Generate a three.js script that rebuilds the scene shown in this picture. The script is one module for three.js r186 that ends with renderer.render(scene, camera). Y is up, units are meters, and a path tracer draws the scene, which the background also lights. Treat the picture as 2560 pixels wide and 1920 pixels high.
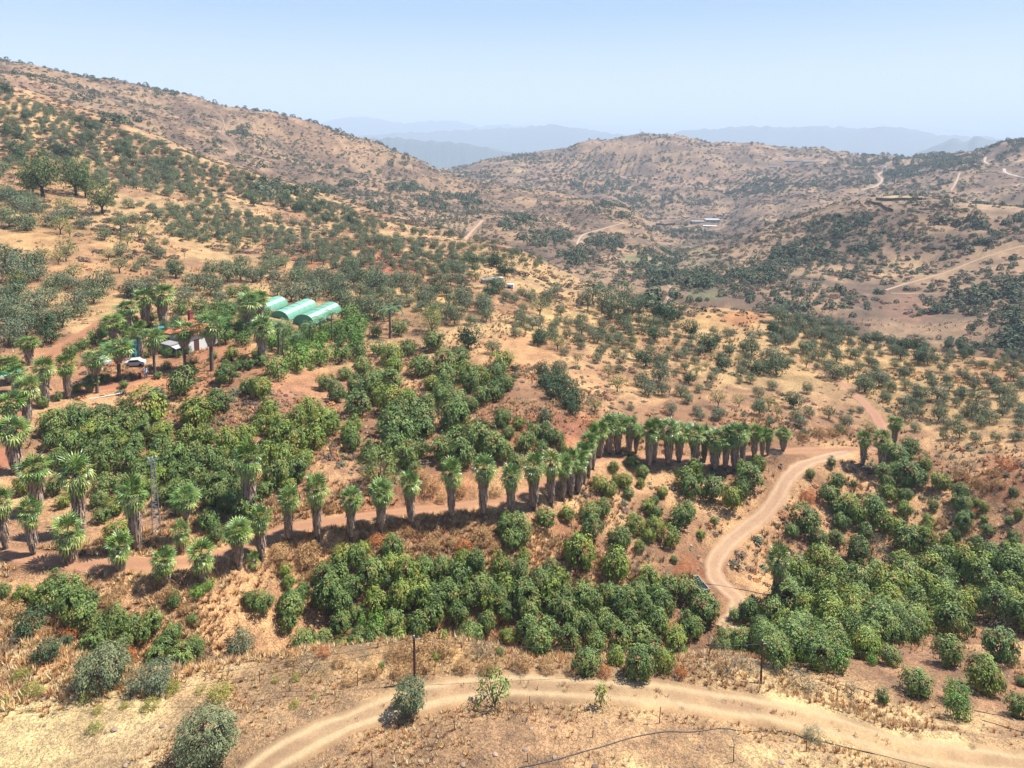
import * as THREE from 'three';
import { mergeGeometries } from 'three/addons/utils/BufferGeometryUtils.js';
import { RoundedBoxGeometry } from 'three/addons/geometries/RoundedBoxGeometry.js';

// ---------- camera, sky, sun, air, exposure ----------
const scene = new THREE.Scene();
const renderer = new THREE.WebGLRenderer({ antialias: true });
renderer.setSize(1024, 768);
renderer.toneMapping = THREE.LinearToneMapping;
renderer.toneMappingExposure = 2.45;
renderer.shadowMap.enabled = true;

const CAM_Y = 60, PITCH = THREE.MathUtils.degToRad(6), FOCAL = 1706, VC = 530;   // focal length and height of the optical axis in units of the 2560 x 1920 photograph (the lens is shifted: its uprights stand nearly parallel)
const camera = new THREE.PerspectiveCamera(2 * Math.atan(960 / FOCAL) * 180 / Math.PI, 4 / 3, 0.5, 80000);
camera.position.set(0, CAM_Y, 0);
camera.rotation.set(-PITCH, 0, 0);
camera.setViewOffset(2560, 1920, 0, 960 - VC, 2560, 1920);

function skyTexture() {
  const W = 256, H = 256, data = new Float32Array(W * H * 4);
  const stops = [[-90, .40, .425, .46], [0, .40, .425, .46], [2.5, .36, .395, .45], [6, .265, .33, .44], [10, .16, .25, .435], [25, .085, .16, .34], [90, .04, .085, .23]];
  for (let j = 0; j < H; j++) {
    const e = ((j + .5) / H) * 180 - 90;
    let k = 0; while (k < stops.length - 2 && e > stops[k + 1][0]) k++;
    const a = stops[k], b = stops[k + 1], t = Math.min(1, Math.max(0, (e - a[0]) / (b[0] - a[0])));
    for (let i = 0; i < W; i++) {
      const o = (j * W + i) * 4;
      for (let c = 0; c < 3; c++) data[o + c] = a[c + 1] + (b[c + 1] - a[c + 1]) * t;
      data[o + 3] = 1;
    }
  }
  const t = new THREE.DataTexture(data, W, H, THREE.RGBAFormat, THREE.FloatType);
  t.mapping = THREE.EquirectangularReflectionMapping; t.magFilter = THREE.LinearFilter; t.needsUpdate = true;
  return t;
}
scene.background = skyTexture();
scene.environment = scene.background;

const sun = new THREE.DirectionalLight(new THREE.Color(1, .965, .90), 5);
sun.position.set(240, 400, -80); sun.target.position.set(0, 0, 0);
sun.castShadow = true; sun.shadow.mapSize.set(4096, 4096);
Object.assign(sun.shadow.camera, { left: -500, right: 500, top: 500, bottom: -500, near: 1, far: 3000 });
scene.add(sun, sun.target);
scene.fog = new THREE.FogExp2(new THREE.Color(.73, .86, 1), 0.00019);

// ---------- helpers ----------
const used = new Map();
const numbered = (n) => { const k = used.get(n) || 0; used.set(n, k + 1); return k ? n + '_' + String(k).padStart(3, '0') : n; };
function rng(seed) { let a = seed >>> 0; return () => { a = (a + 0x6D2B79F5) | 0; let t = Math.imul(a ^ (a >>> 15), 1 | a); t = (t + Math.imul(t ^ (t >>> 7), 61 | t)) ^ t; return ((t ^ (t >>> 14)) >>> 0) / 4294967296; }; }
const lin = (c) => (c <= .04045 ? c / 12.92 : ((c + .055) / 1.055) ** 2.4);
const ALB = .40;                                                    // albedo of a surface that shows sunlit as the sRGB colour given
const alb = (r, g, b, k = ALB) => [lin(r / 255) * k, lin(g / 255) * k, lin(b / 255) * k];
const mix = (a, b, t) => a + (b - a) * t;
const mix3 = (a, b, t) => [mix(a[0], b[0], t), mix(a[1], b[1], t), mix(a[2], b[2], t)];
const clamp = (x, a = 0, b = 1) => Math.min(b, Math.max(a, x));
const smooth = (a, b, x) => { const t = clamp((x - a) / (b - a)); return t * t * (3 - 2 * t); };
function hash(ix, iy, s) { let h = Math.imul(ix, 374761393) ^ Math.imul(iy, 668265263) ^ Math.imul(s, 2246822519); h = Math.imul(h ^ (h >>> 13), 1274126177); return ((h ^ (h >>> 16)) >>> 0) / 4294967296; }
function noise(x, y, s = 1) {
  const ix = Math.floor(x), iy = Math.floor(y), fx = x - ix, fy = y - iy, u = fx * fx * (3 - 2 * fx), v = fy * fy * (3 - 2 * fy);
  return mix(mix(hash(ix, iy, s), hash(ix + 1, iy, s), u), mix(hash(ix, iy + 1, s), hash(ix + 1, iy + 1, s), u), v) * 2 - 1;
}
function fbm(x, y, s = 1, oct = 4) { let a = 1, t = 0, n = 0; for (let i = 0; i < oct; i++) { t += a * noise(x, y, s + i * 17); n += a; a *= .5; x = x * 2.03 + 7.1; y = y * 2.03 + 3.7; } return t / n; }
function tag(o, label, category, group, kind) { if (label) o.userData.label = label; if (category) o.userData.category = category; if (group) o.userData.group = group; if (kind) o.userData.kind = kind; return o; }
function mesh(name, geometry, material, parent) { const m = new THREE.Mesh(geometry, material); m.name = parent === scene ? numbered(name) : name; m.castShadow = m.receiveShadow = true; parent.add(m); return m; }
function thing(name, label, category, p = [0, 0, 0], turn = 0, group) { const o = new THREE.Group(); o.name = numbered(name); scene.add(o); o.position.set(...p); o.rotation.y = turn; return tag(o, label, category, group); }
function copyOf(root, label, group, p, turn, s) { const c = root.clone(); c.name = numbered(root.userData.base); scene.add(c); c.userData = { ...root.userData, label, group }; if (!group) delete c.userData.group; c.position.set(...p); c.rotation.y = turn; c.scale.set(s[0], s[1], s[2]); return c; }
function std(color, roughness = .9, extra = {}) { const m = new THREE.MeshStandardMaterial({ roughness, metalness: 0, side: THREE.DoubleSide, ...extra }); if (color) m.color.setRGB(...color); return m; }
// ---------- from a direction of sight to the land ----------
const CP = Math.cos(PITCH), SP = Math.sin(PITCH);
function ray(u, v) { const x = (u - 1280) / FOCAL, y = (VC - v) / FOCAL, zf = CP + y * SP, yy = y * CP - SP, hyp = Math.hypot(x, zf); return { th: Math.atan2(x, zf), slope: yy / hyp, hyp }; }
function project(x, y, z) { const dy = y - CAM_Y, f = -z, yc = dy * CP + f * SP, zc = f * CP - dy * SP; return { u: 1280 + FOCAL * x / zc, v: VC - FOCAL * yc / zc, d: zc }; }
function pchip(xs, ys) {
  const n = xs.length, d = [], m = new Array(n).fill(0);
  for (let i = 0; i < n - 1; i++) d.push((ys[i + 1] - ys[i]) / Math.max(1e-6, xs[i + 1] - xs[i]));
  m[0] = d[0]; m[n - 1] = d[n - 2];
  for (let i = 1; i < n - 1; i++) { if (d[i - 1] * d[i] > 0) { const a = xs[i] - xs[i - 1], b = xs[i + 1] - xs[i]; m[i] = (3 * (a + b)) / ((2 * b + a) / d[i - 1] + (b + 2 * a) / d[i]); } }
  return (x) => {
    if (x <= xs[0]) return ys[0]; if (x >= xs[n - 1]) return ys[n - 1];
    let lo = 0, hi = n - 1; while (hi - lo > 1) { const k = (lo + hi) >> 1; if (xs[k] <= x) lo = k; else hi = k; }
    const h = xs[hi] - xs[lo], t = (x - xs[lo]) / h, t2 = t * t, t3 = t2 * t;
    return (2 * t3 - 3 * t2 + 1) * ys[lo] + (t3 - 2 * t2 + t) * h * m[lo] + (-2 * t3 + 3 * t2) * ys[hi] + (t3 - t2) * h * m[hi];
  };
}
// each line of the relief, near to far: [u, v, range] where it is seen, or [u, null, range, height] where something hides it, or [u, v, null, height]
const RELIEF = [
  [[-200, null, 5, 34], [2760, null, 5, 33]],
  [[-200, 1920, null, 31.5], [640, 1920, null, 31.2], [1280, 1920, null, 31], [1920, 1920, null, 30], [2760, 1920, null, 28.5]],
  [[-200, 1740, null, 31], [640, 1760, null, 30.6], [1280, 1745, null, 30.2], [1700, 1770, null, 29.7], [2100, 1800, null, 28.2], [2760, 1790, null, 25.5]],
  [[-200, 1560, null, 31], [0, 1560, null, 30.8], [200, 1650, null, 30.5], [400, 1690, null, 30.2], [600, 1668, null, 30.3], [800, 1640, null, 30.3], [1000, 1620, null, 30.2], [1150, 1628, null, 30.1], [1280, 1655, null, 29.9], [1450, 1680, null, 29.8], [1620, 1690, null, 29.6], [1760, 1672, null, 29.2], [2000, 1680, null, 27], [2300, 1640, null, 24.5], [2760, 1600, null, 22]],
  [[-200, null, 53, 24.5], [200, null, 51, 23], [440, null, 50, 21.5], [700, null, 51, 19.5], [1000, null, 52, 18], [1280, null, 53, 17], [1600, null, 56, 15.5], [1810, null, 62, 14], [2000, null, 65, 14.5], [2300, null, 69, 16], [2760, null, 70, 16]],
  [[-200, 1460, 63], [100, 1480, 60], [300, 1500, 57], [480, 1500, 55.5], [640, 1470, 57], [800, 1420, 59.5], [1000, 1410, 60], [1280, 1400, 61.5], [1500, 1390, 66], [1700, 1450, 67.5], [1790, 1450, 70.5], [1900, 1440, 73.5], [2100, 1420, 81], [2300, 1410, 85], [2760, 1400, 87]],
  [[-200, 1330, 70], [0, 1385, 66], [120, 1405, 63], [330, 1412, 60], [480, 1410, 59], [600, 1380, 60], [700, 1335, 62], [850, 1305, 63.5], [1000, 1288, 65], [1150, 1270, 66.5], [1300, 1243, 69], [1420, 1180, 77], [1540, 1150, 84], [1700, 1150, 89], [1850, 1148, 93], [1960, 1138, 96], [2060, 1128, 100], [2150, 1140, 102], [2300, 1180, 102], [2500, 1180, 102], [2760, 1180, 102]],
  [[-200, 1270, 75], [0, 1290, 74], [120, 1300, 71.5], [330, 1320, 67], [480, 1300, 66], [600, 1265, 66.5], [700, 1225, 68.5], [850, 1190, 71], [1000, 1175, 72.5], [1150, 1150, 74.5], [1300, 1130, 77], [1420, 1090, 85], [1540, 1070, 92], [1700, 1065, 97], [1850, 1065, 101], [1960, 1075, 103], [2060, 1100, 105], [2150, 1110, 107], [2300, 1120, 110], [2500, 1120, 110], [2760, 1120, 110]],
  [[-200, 1000, 98], [0, 1000, 98], [160, 990, 98], [330, 975, 98], [480, 950, 99.5], [620, 930, 101], [800, 960, 100], [1000, 985, 97], [1280, 985, 97], [1500, 960, 109], [1750, 950, 122], [2000, 970, 129], [2200, 1000, 130], [2400, 1000, 131], [2760, 1000, 133]],
  [[-200, 860, 120], [0, 862, 119], [160, 862, 118], [330, 875, 112.5], [480, 875, 112.5], [620, 845, 117], [800, 850, 120], [1000, 840, 127], [1280, 830, 133], [1500, 840, 141], [1750, 850, 149], [2000, 880, 152], [2200, 910, 154], [2400, 920, 155], [2760, 940, 150]],
  [[-200, 700, 162], [0, 700, 160], [200, 690, 163], [400, 690, 168], [640, 680, 180], [800, 690, 178], [960, 680, 178], [1120, 680, 186], [1280, 700, 184], [1400, 720, 193], [1560, 775, 172], [1750, 795, 168], [1950, 815, 168], [2100, 850, 166], [2250, 880, 164], [2400, 895, 162], [2560, 908, 160], [2760, 920, 158]],
  [[-200, 430, 285], [0, 430, 285], [200, 450, 285], [400, 480, 285], [600, 520, 285], [800, 550, 285], [960, 575, 270], [1120, 610, 245], [1280, 645, 218], [1400, 690, 209], [1560, 758, 179], [1750, 778, 174], [1950, 798, 174], [2100, 838, 171], [2250, 873, 167], [2400, 889, 165], [2560, 903, 163], [2760, 914, 162]],
  [[-200, 190, 470], [0, 215, 460], [200, 275, 450], [400, 345, 440], [600, 415, 420], [800, 480, 390], [960, 530, 345], [1120, 575, 300], [1280, 615, 255], [1400, 670, 225], [1560, 745, 185], [1750, 767, 180], [1950, 788, 180], [2100, 830, 175], [2250, 868, 170], [2400, 885, 168], [2560, 900, 166], [2760, 912, 165]],
  [[-200, null, 540, 95], [0, null, 540, 83], [200, null, 530, 66], [400, null, 520, 50], [600, null, 500, 30], [800, null, 480, 12], [960, null, 440, 2], [1120, null, 385, -6], [1280, null, 330, -12], [1400, null, 290, -12], [1560, null, 260, -20], [1750, null, 250, -24], [1950, null, 245, -26], [2250, null, 235, -25], [2560, null, 225, -22], [2760, null, 225, -22]],
  [[-200, 170, 640], [0, 192, 620], [200, 255, 600], [400, 318, 600], [600, 388, 600], [800, 450, 590], [960, 498, 570], [1120, 540, 530], [1280, 585, 430], [1400, 645, 370], [1500, 700, 330], [1640, 722, 310], [1750, 742, 295], [1950, 762, 295], [2100, 800, 285], [2250, 840, 275], [2560, 868, 265], [2760, 880, 265]],
  [[-200, 155, 730], [0, 178, 710], [200, 225, 710], [400, 285, 710], [600, 340, 720], [800, 405, 720], [960, 440, 710], [1120, 490, 690], [1280, 520, 640], [1400, 560, 560], [1500, 615, 460], [1640, 668, 410], [1800, 665, 395], [1950, 662, 388], [2100, 668, 378], [2250, 690, 368], [2560, 700, 358], [2760, 705, 358]],
  [[-200, 135, 880], [0, 157, 880], [100, 170, 880], [200, 193, 880], [330, 213, 880], [480, 243, 880], [560, 262, 880], [640, 268, 880], [750, 300, 880], [880, 337, 880], [1000, 377, 860], [1060, 402, 850], [1130, 430, 830], [1250, 458, 800], [1340, 478, 770], [1480, 490, 720], [1550, 507, 690], [1600, 537, 640], [1640, 605, 560], [1680, 640, 520], [1720, 628, 512], [1780, 610, 512], [1850, 588, 520], [1920, 563, 530], [2050, 530, 530], [2150, 505, 530], [2300, 492, 520], [2400, 496, 515], [2560, 510, 500], [2760, 515, 500]],
  [[-200, null, 1050, 60], [0, null, 1050, 60], [600, null, 1000, 20], [960, null, 1000, 0], [1280, null, 920, -25], [1480, null, 830, -40], [1640, null, 650, -34], [1780, null, 610, -30], [1920, null, 630, -25], [2150, null, 650, -22], [2560, null, 610, -15], [2760, null, 610, -15]],
  [[-200, null, 1150, 40], [600, null, 1150, 10], [960, null, 1150, -5], [1130, 445, 1150], [1280, 455, 1130], [1480, 470, 1050], [1640, 560, 880], [1780, 572, 840], [1920, 520, 880], [2150, 488, 900], [2300, 470, 860], [2560, 470, 780], [2760, 470, 760]],
  [[-200, null, 1300, 0], [600, null, 1300, -10], [1000, null, 1300, -5], [1130, 432, 1280], [1280, 415, 1300], [1480, 422, 1280], [1640, 450, 1200], [1780, 455, 1170], [1920, 440, 1180], [2100, 432, 1170], [2300, 420, 1100], [2560, 408, 930], [2760, 400, 900]],
  [[-200, null, 1500, -30], [900, null, 1500, -20], [1060, null, 1500, -12], [1130, 424, 1500], [1200, 405, 1500], [1290, 388, 1500], [1400, 370, 1500], [1500, 353, 1500], [1580, 338, 1500], [1640, 337, 1500], [1750, 350, 1500], [1850, 358, 1500], [1950, 366, 1500], [2040, 370, 1480], [2100, 379, 1450], [2180, 392, 1420], [2250, 393, 1400], [2350, 390, 1350], [2440, 386, 1250], [2480, 373, 1150], [2560, 354, 1050], [2760, 330, 1000]],
  [[-200, null, 2000, -90], [2760, null, 2000, -90]],
  [[-200, null, 2600, -170], [2760, null, 2600, -170]],
];
const LINES = RELIEF.map((line) => {
  const p = line.map(([u, v, r, h]) => {
    if (v === null) { const q = ray(u, 600); return [q.th, r, h]; }
    const q = ray(u, v);
    if (r === null) return [q.th, (h - CAM_Y) / q.slope, h];
    return [q.th, r, CAM_Y + r * q.slope];
  }).sort((a, b) => a[0] - b[0]);
  return { r: pchip(p.map((a) => a[0]), p.map((a) => a[1])), h: pchip(p.map((a) => a[0]), p.map((a) => a[2])) };
});
const NA = 700, NR = 620, TH0 = -1.02, TH1 = 1.02, R0 = 5, R1 = 2600, LR = Math.log(R1 / R0);
const HG = new Float32Array((NA + 1) * (NR + 1));
const radius = (j) => R0 * Math.exp((LR * j) / NR);
for (let i = 0; i <= NA; i++) {
  const th = TH0 + ((TH1 - TH0) * i) / NA, rs = [], hs = [];
  for (const l of LINES) { let r = l.r(th); if (rs.length && r < rs[rs.length - 1] * 1.012) r = rs[rs.length - 1] * 1.012; rs.push(Math.log(r)); hs.push(l.h(th)); }
  const f = pchip(rs, hs);
  for (let j = 0; j <= NR; j++) {
    const r = radius(j), x = Math.sin(th) * r, z = -Math.cos(th) * r;
    let h = f(Math.log(r));
    h += fbm(x / 4, z / 4, 3, 3) * .16 + fbm(x / 26, z / 26, 9, 3) * Math.min(2.2, Math.max(0, r - 30) * .006);
    if (r > 240) {
      const far = smooth(240, 800, r);
      h += fbm(x / 60, z / 60, 21, 4) * 5 * far + (Math.abs(noise(x / 60 + z / 170, z / 150, 33)) - .35) * 8 * far;
    }
    HG[i * (NR + 1) + j] = h;
  }
}
function heightAt(x, z) {
  const r = Math.hypot(x, z), th = Math.atan2(x, -z);
  const fi = clamp(((th - TH0) / (TH1 - TH0)) * NA, 0, NA - 1e-4), fj = clamp((Math.log(Math.max(r, R0) / R0) / LR) * NR, 0, NR - 1e-4);
  const i = Math.floor(fi), j = Math.floor(fj), a = fi - i, b = fj - j, o = i * (NR + 1) + j, p = o + NR + 1;
  return a > b ? HG[o] + a * (HG[p] - HG[o]) + b * (HG[p + 1] - HG[p]) : HG[o] + b * (HG[o + 1] - HG[o]) + a * (HG[p + 1] - HG[o + 1]);
}
// the first land that is met looking along (u, v) from range rmin on
function hit(u, v, rmin = 8) {
  const q = ray(u, v), sx = Math.sin(q.th), sz = -Math.cos(q.th);
  let r = rmin, above = false, last = r;
  while (r < 2600) {
    const d = CAM_Y + r * q.slope - heightAt(sx * r, sz * r);
    if (d > 0) above = true;
    else if (above) {
      let lo = last, hi = r;
      for (let k = 0; k < 18; k++) { const m = (lo + hi) / 2; if (CAM_Y + m * q.slope - heightAt(sx * m, sz * m) > 0) lo = m; else hi = m; }
      return new THREE.Vector3(sx * hi, heightAt(sx * hi, sz * hi), sz * hi);
    }
    last = r; r *= 1.006;
  }
  return null;
}
// smooth curve over the land through pixels
function pathOver(points, step = .6, rmin = 8) {
  const p = points.map(([u, v]) => hit(u, v, rmin)).filter(Boolean);
  const c = new THREE.CatmullRomCurve3(p, false, 'centripetal'), n = Math.max(8, Math.round(c.getLength() / step));
  const q = c.getSpacedPoints(n);
  for (let k = 0; k < 6; k++) { const y = q.map((a, i) => (q[Math.max(0, i - 3)].y + a.y + q[Math.min(n, i + 3)].y) / 3); q.forEach((a, i) => (a.y = y[i])); }
  return q;
}
const ROADS = [
  { name: 'dirt_track', w: 2.2, soft: 1, label: 'pale two rut dirt track curving across the dry knoll in the foreground', pts: [[560, 2010], [650, 1925], [760, 1855], [880, 1803], [1000, 1762], [1100, 1733], [1200, 1719], [1300, 1716], [1420, 1719], [1550, 1727], [1680, 1740], [1800, 1757], [1930, 1785], [2080, 1825], [2250, 1862], [2400, 1890], [2600, 1922]], ruts: 1, tone: [240, 206, 154], mid: [202, 160, 120] },
  { name: 'dirt_road', w: 2.1, label: 'reddish dirt road running along the row of fan palms', pts: [[-60, 1370], [60, 1392], [200, 1409], [330, 1411], [450, 1406], [560, 1386], [660, 1345], [740, 1319], [850, 1299], [1000, 1281], [1100, 1270], [1200, 1259], [1300, 1238], [1370, 1202], [1440, 1165], [1520, 1147], [1620, 1147], [1720, 1150], [1830, 1146], [1930, 1131], [2040, 1124], [2140, 1128]], ruts: .4, tone: [226, 170, 124], mid: [205, 148, 108] },
  { name: 'dirt_road', w: 2.5, label: 'pale dirt road winding down the slope to the green orchard', pts: [[2120, 1131], [2070, 1143], [2010, 1160], [1970, 1195], [1942, 1245], [1905, 1290], [1855, 1330], [1808, 1372], [1785, 1412], [1790, 1447], [1818, 1476], [1846, 1502], [1842, 1530], [1812, 1572]], ruts: .8, tone: [240, 202, 156], mid: [220, 174, 134] },
  { name: 'dirt_track', w: 2, label: 'faint pinkish dirt track climbing from the road bend through the olives', pts: [[2195, 1128], [2207, 1090], [2192, 1045], [2152, 1000], [2110, 963], [2060, 930], [1990, 896]], ruts: .5, tone: [222, 165, 132], mid: [208, 150, 115] },
  { name: 'dirt_road', w: 2.8, label: 'red earth road from the left edge up past the farmhouse', pts: [[-60, 1215], [10, 1150], [20, 1080], [60, 1015], [150, 985], [230, 975], [330, 955], [430, 915], [520, 890], [600, 862], [680, 850]], ruts: .3, tone: [214, 146, 104], mid: [205, 135, 95] },
  { name: 'dirt_track', w: 2.4, label: 'red earth track climbing diagonally between the olives to the house yard', pts: [[100, 905], [165, 862], [225, 822], [262, 800]], ruts: .3, tone: [212, 148, 106], mid: [204, 138, 98] },
  { name: 'far_dirt_road', w: 2.2, label: 'pale road curving around the grey hill at the valley bottom', pts: [[1442, 612], [1446, 600], [1462, 586], [1490, 577], [1530, 566], [1562, 557]], ruts: 0, tone: [216, 190, 162], mid: [216, 190, 162] },
  { name: 'far_dirt_road', w: 3.9, label: 'white winding road on the shoulder of the far hill with the mast', pts: [[2150, 478], [2180, 468], [2200, 458], [2204, 447], [2196, 438], [2203, 431], [2212, 421]], ruts: 0, tone: [216, 190, 162], mid: [216, 190, 162] },
  { name: 'far_dirt_road', w: 3.6, label: 'pale road zigzagging down the far right wooded hill', pts: [[2464, 392], [2462, 405], [2480, 411], [2500, 412], [2530, 408], [2562, 396]], ruts: 0, tone: [220, 196, 168], mid: [220, 196, 168] },
  { name: 'far_dirt_road', w: 3.6, label: 'short pale road on the far right hill below the zigzag', pts: [[2510, 422], [2516, 432], [2535, 438], [2560, 449]], ruts: 0, tone: [232, 216, 196], mid: [232, 216, 196] },
  { name: 'far_dirt_track', w: 2.4, label: 'straight steep pale firebreak track on the far right hill', pts: [[2376, 480], [2386, 462], [2394, 446], [2399, 430]], ruts: 0, tone: [222, 190, 160], mid: [222, 190, 160] },
  { name: 'far_dirt_road', w: 1.5, label: 'pale track slanting up across the dry hillside on the right', pts: [[2212, 727], [2260, 712], [2320, 697], [2380, 677], [2440, 652], [2500, 632], [2575, 607]], ruts: 0, tone: [222, 184, 146], mid: [222, 184, 146] },
  { name: 'far_dirt_track', w: 1.2, label: 'thin level track below the slanting one on the right hillside', pts: [[2225, 733], [2262, 736], [2310, 735], [2345, 736]], ruts: 0, tone: [226, 192, 156], mid: [226, 192, 156] },
  { name: 'far_dirt_track', w: 1.6, label: 'thin pale footpath winding down the grey hillside at upper left', pts: [[462, 238], [520, 270], [548, 290], [560, 312], [556, 335], [575, 352], [588, 372], [570, 392]], ruts: 0, tone: [190, 158, 130], mid: [190, 158, 130] },
  { name: 'far_dirt_track', w: 2.9, label: 'broad bare strip beside the planted rows in the middle distance', pts: [[1160, 598], [1178, 580], [1196, 560], [1204, 552]], ruts: 0, tone: [222, 180, 146], mid: [222, 180, 146] },
  { name: 'far_dirt_track', w: 2.0, label: 'curved reddish track around the small hump in the valley', pts: [[1655, 760], [1672, 742], [1680, 728], [1672, 716]], ruts: 0, tone: [214, 170, 138], mid: [214, 170, 138] },
];
// roads are cut level across into the land
for (const R of ROADS) {
  R.line = pathOver(R.pts, R.w > 3 ? 2.2 : R.name.startsWith('far') ? 1.4 : .45);
  const near = new Map(), reach = R.w * .5 + (R.name.startsWith('far') ? 3 : 1.6);
  for (const p of R.line) {
    const r = Math.hypot(p.x, p.z), th = Math.atan2(p.x, -p.z), da = Math.ceil((reach / r / (TH1 - TH0)) * NA), dj = Math.ceil(((reach / r) / LR) * NR);
    const ci = Math.round(((th - TH0) / (TH1 - TH0)) * NA), cj = Math.round((Math.log(r / R0) / LR) * NR);
    for (let i = Math.max(0, ci - da); i <= Math.min(NA, ci + da); i++) for (let j = Math.max(0, cj - dj); j <= Math.min(NR, cj + dj); j++) {
      const a = TH0 + ((TH1 - TH0) * i) / NA, q = radius(j), d = Math.hypot(Math.sin(a) * q - p.x, -Math.cos(a) * q - p.z), k = i * (NR + 1) + j;
      if (d < reach && (!near.has(k) || d < near.get(k)[0])) near.set(k, [d, p.y]);
    }
  }
  for (const [k, [d, y]] of near) HG[k] = mix(HG[k], y, 1 - smooth(R.w * .5, reach, d));
}
// ---------- the land's own colours ----------
// [u, v, half width, half height, colour, strength]: bare earth, straw and scrub as they lie on the land
const PATCHES = [
  [120, 1830, 330, 150, [232, 203, 150], .85], [330, 1880, 160, 80, [220, 178, 140], .5], [60, 1530, 80, 40, [228, 172, 112], .8], [150, 1600, 60, 40, [210, 130, 90], .7], [110, 1650, 50, 30, [212, 120, 92], .7],
  [1080, 1640, 130, 35, [228, 176, 116], .8], [800, 1660, 180, 40, [224, 176, 122], .7], [420, 1700, 200, 30, [222, 180, 130], .5], [1650, 1830, 420, 80, [214, 164, 122], .4], [1300, 1850, 400, 70, [210, 156, 118], .5], [2300, 1880, 300, 40, [226, 178, 132], .5],
  [1720, 1440, 30, 40, [206, 118, 70], .9], [2030, 1250, 26, 30, [214, 120, 72], .8], [1420, 1330, 40, 60, [208, 130, 90], .5], [1230, 1100, 60, 60, [212, 132, 88], .7], [1330, 1080, 60, 40, [204, 112, 74], .8], [1430, 1080, 70, 40, [200, 110, 76], .7],
  [700, 1230, 140, 50, [206, 128, 92], .6], [900, 1250, 120, 40, [200, 118, 84], .55], [1120, 1220, 80, 50, [214, 140, 90], .5], [640, 1380, 90, 60, [206, 152, 116], .4], [340, 1440, 60, 40, [212, 168, 112], .5],
  [760, 960, 130, 45, [206, 140, 104], .8], [700, 1010, 100, 40, [208, 144, 112], .6], [400, 960, 200, 40, [210, 134, 94], .75], [560, 900, 130, 40, [214, 136, 94], .8], [200, 930, 140, 70, [216, 150, 110], .6], [130, 870, 90, 40, [214, 146, 104], .6],
  [300, 770, 110, 60, [222, 168, 116], .5], [200, 640, 240, 60, [226, 172, 116], .6], [60, 560, 120, 60, [222, 166, 108], .6], [100, 480, 140, 30, [226, 166, 104], .5], [50, 410, 60, 20, [222, 166, 108], .7], [110, 380, 60, 20, [224, 172, 118], .7],
  [770, 650, 45, 22, [208, 118, 84], .85], [960, 650, 60, 40, [212, 122, 86], .85], [1020, 675, 60, 22, [208, 118, 84], .7], [1090, 745, 80, 30, [232, 184, 124], .7], [930, 735, 40, 14, [230, 186, 128], .6], [400, 620, 80, 22, [216, 150, 112], .5], [330, 460, 60, 20, [226, 168, 128], .6],
  [1420, 790, 120, 40, [234, 188, 122], .65], [1810, 800, 110, 26, [226, 170, 108], .8], [1850, 795, 60, 16, [212, 132, 84], .8], [1300, 880, 120, 50, [226, 150, 104], .6], [1560, 830, 160, 40, [228, 172, 118], .6], [1480, 930, 120, 50, [222, 158, 116], .5],
  [2080, 900, 120, 60, [232, 184, 124], .6], [2320, 960, 200, 90, [230, 182, 124], .75], [2500, 940, 90, 40, [214, 140, 96], .6], [2450, 1060, 120, 60, [232, 182, 126], .7], [2500, 1190, 70, 60, [196, 116, 76], .6], [2330, 1180, 60, 40, [180, 128, 102], .6], [2100, 990, 80, 30, [214, 160, 124], .5],
  [2280, 770, 70, 40, [206, 144, 116], .6], [2440, 840, 60, 40, [214, 164, 124], .4], [2240, 670, 90, 30, [224, 180, 136], .6], [2260, 508, 70, 16, [196, 158, 132], .9], [2480, 515, 90, 10, [222, 186, 150], .6], [2250, 490, 60, 6, [226, 200, 152], .9],
  [1740, 645, 60, 40, [140, 150, 100], .3], [1610, 650, 60, 14, [150, 170, 110], .6], [1760, 740, 50, 14, [140, 160, 100], .6], [1560, 530, 40, 40, [218, 172, 130], .5], [1760, 450, 120, 20, [212, 162, 134], .6], [1500, 360, 120, 14, [206, 158, 126], .5], [1380, 440, 60, 20, [204, 150, 128], .5],
  [860, 350, 140, 40, [206, 158, 122], .6], [760, 290, 90, 22, [206, 152, 122], .6], [1180, 398, 50, 10, [222, 186, 146], .8], [1085, 392, 60, 14, [224, 184, 136], .7], [1290, 430, 22, 8, [222, 190, 140], .7], [80, 215, 60, 24, [222, 172, 138], .7], [1120, 570, 100, 30, [210, 168, 132], .6],
];
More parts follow.
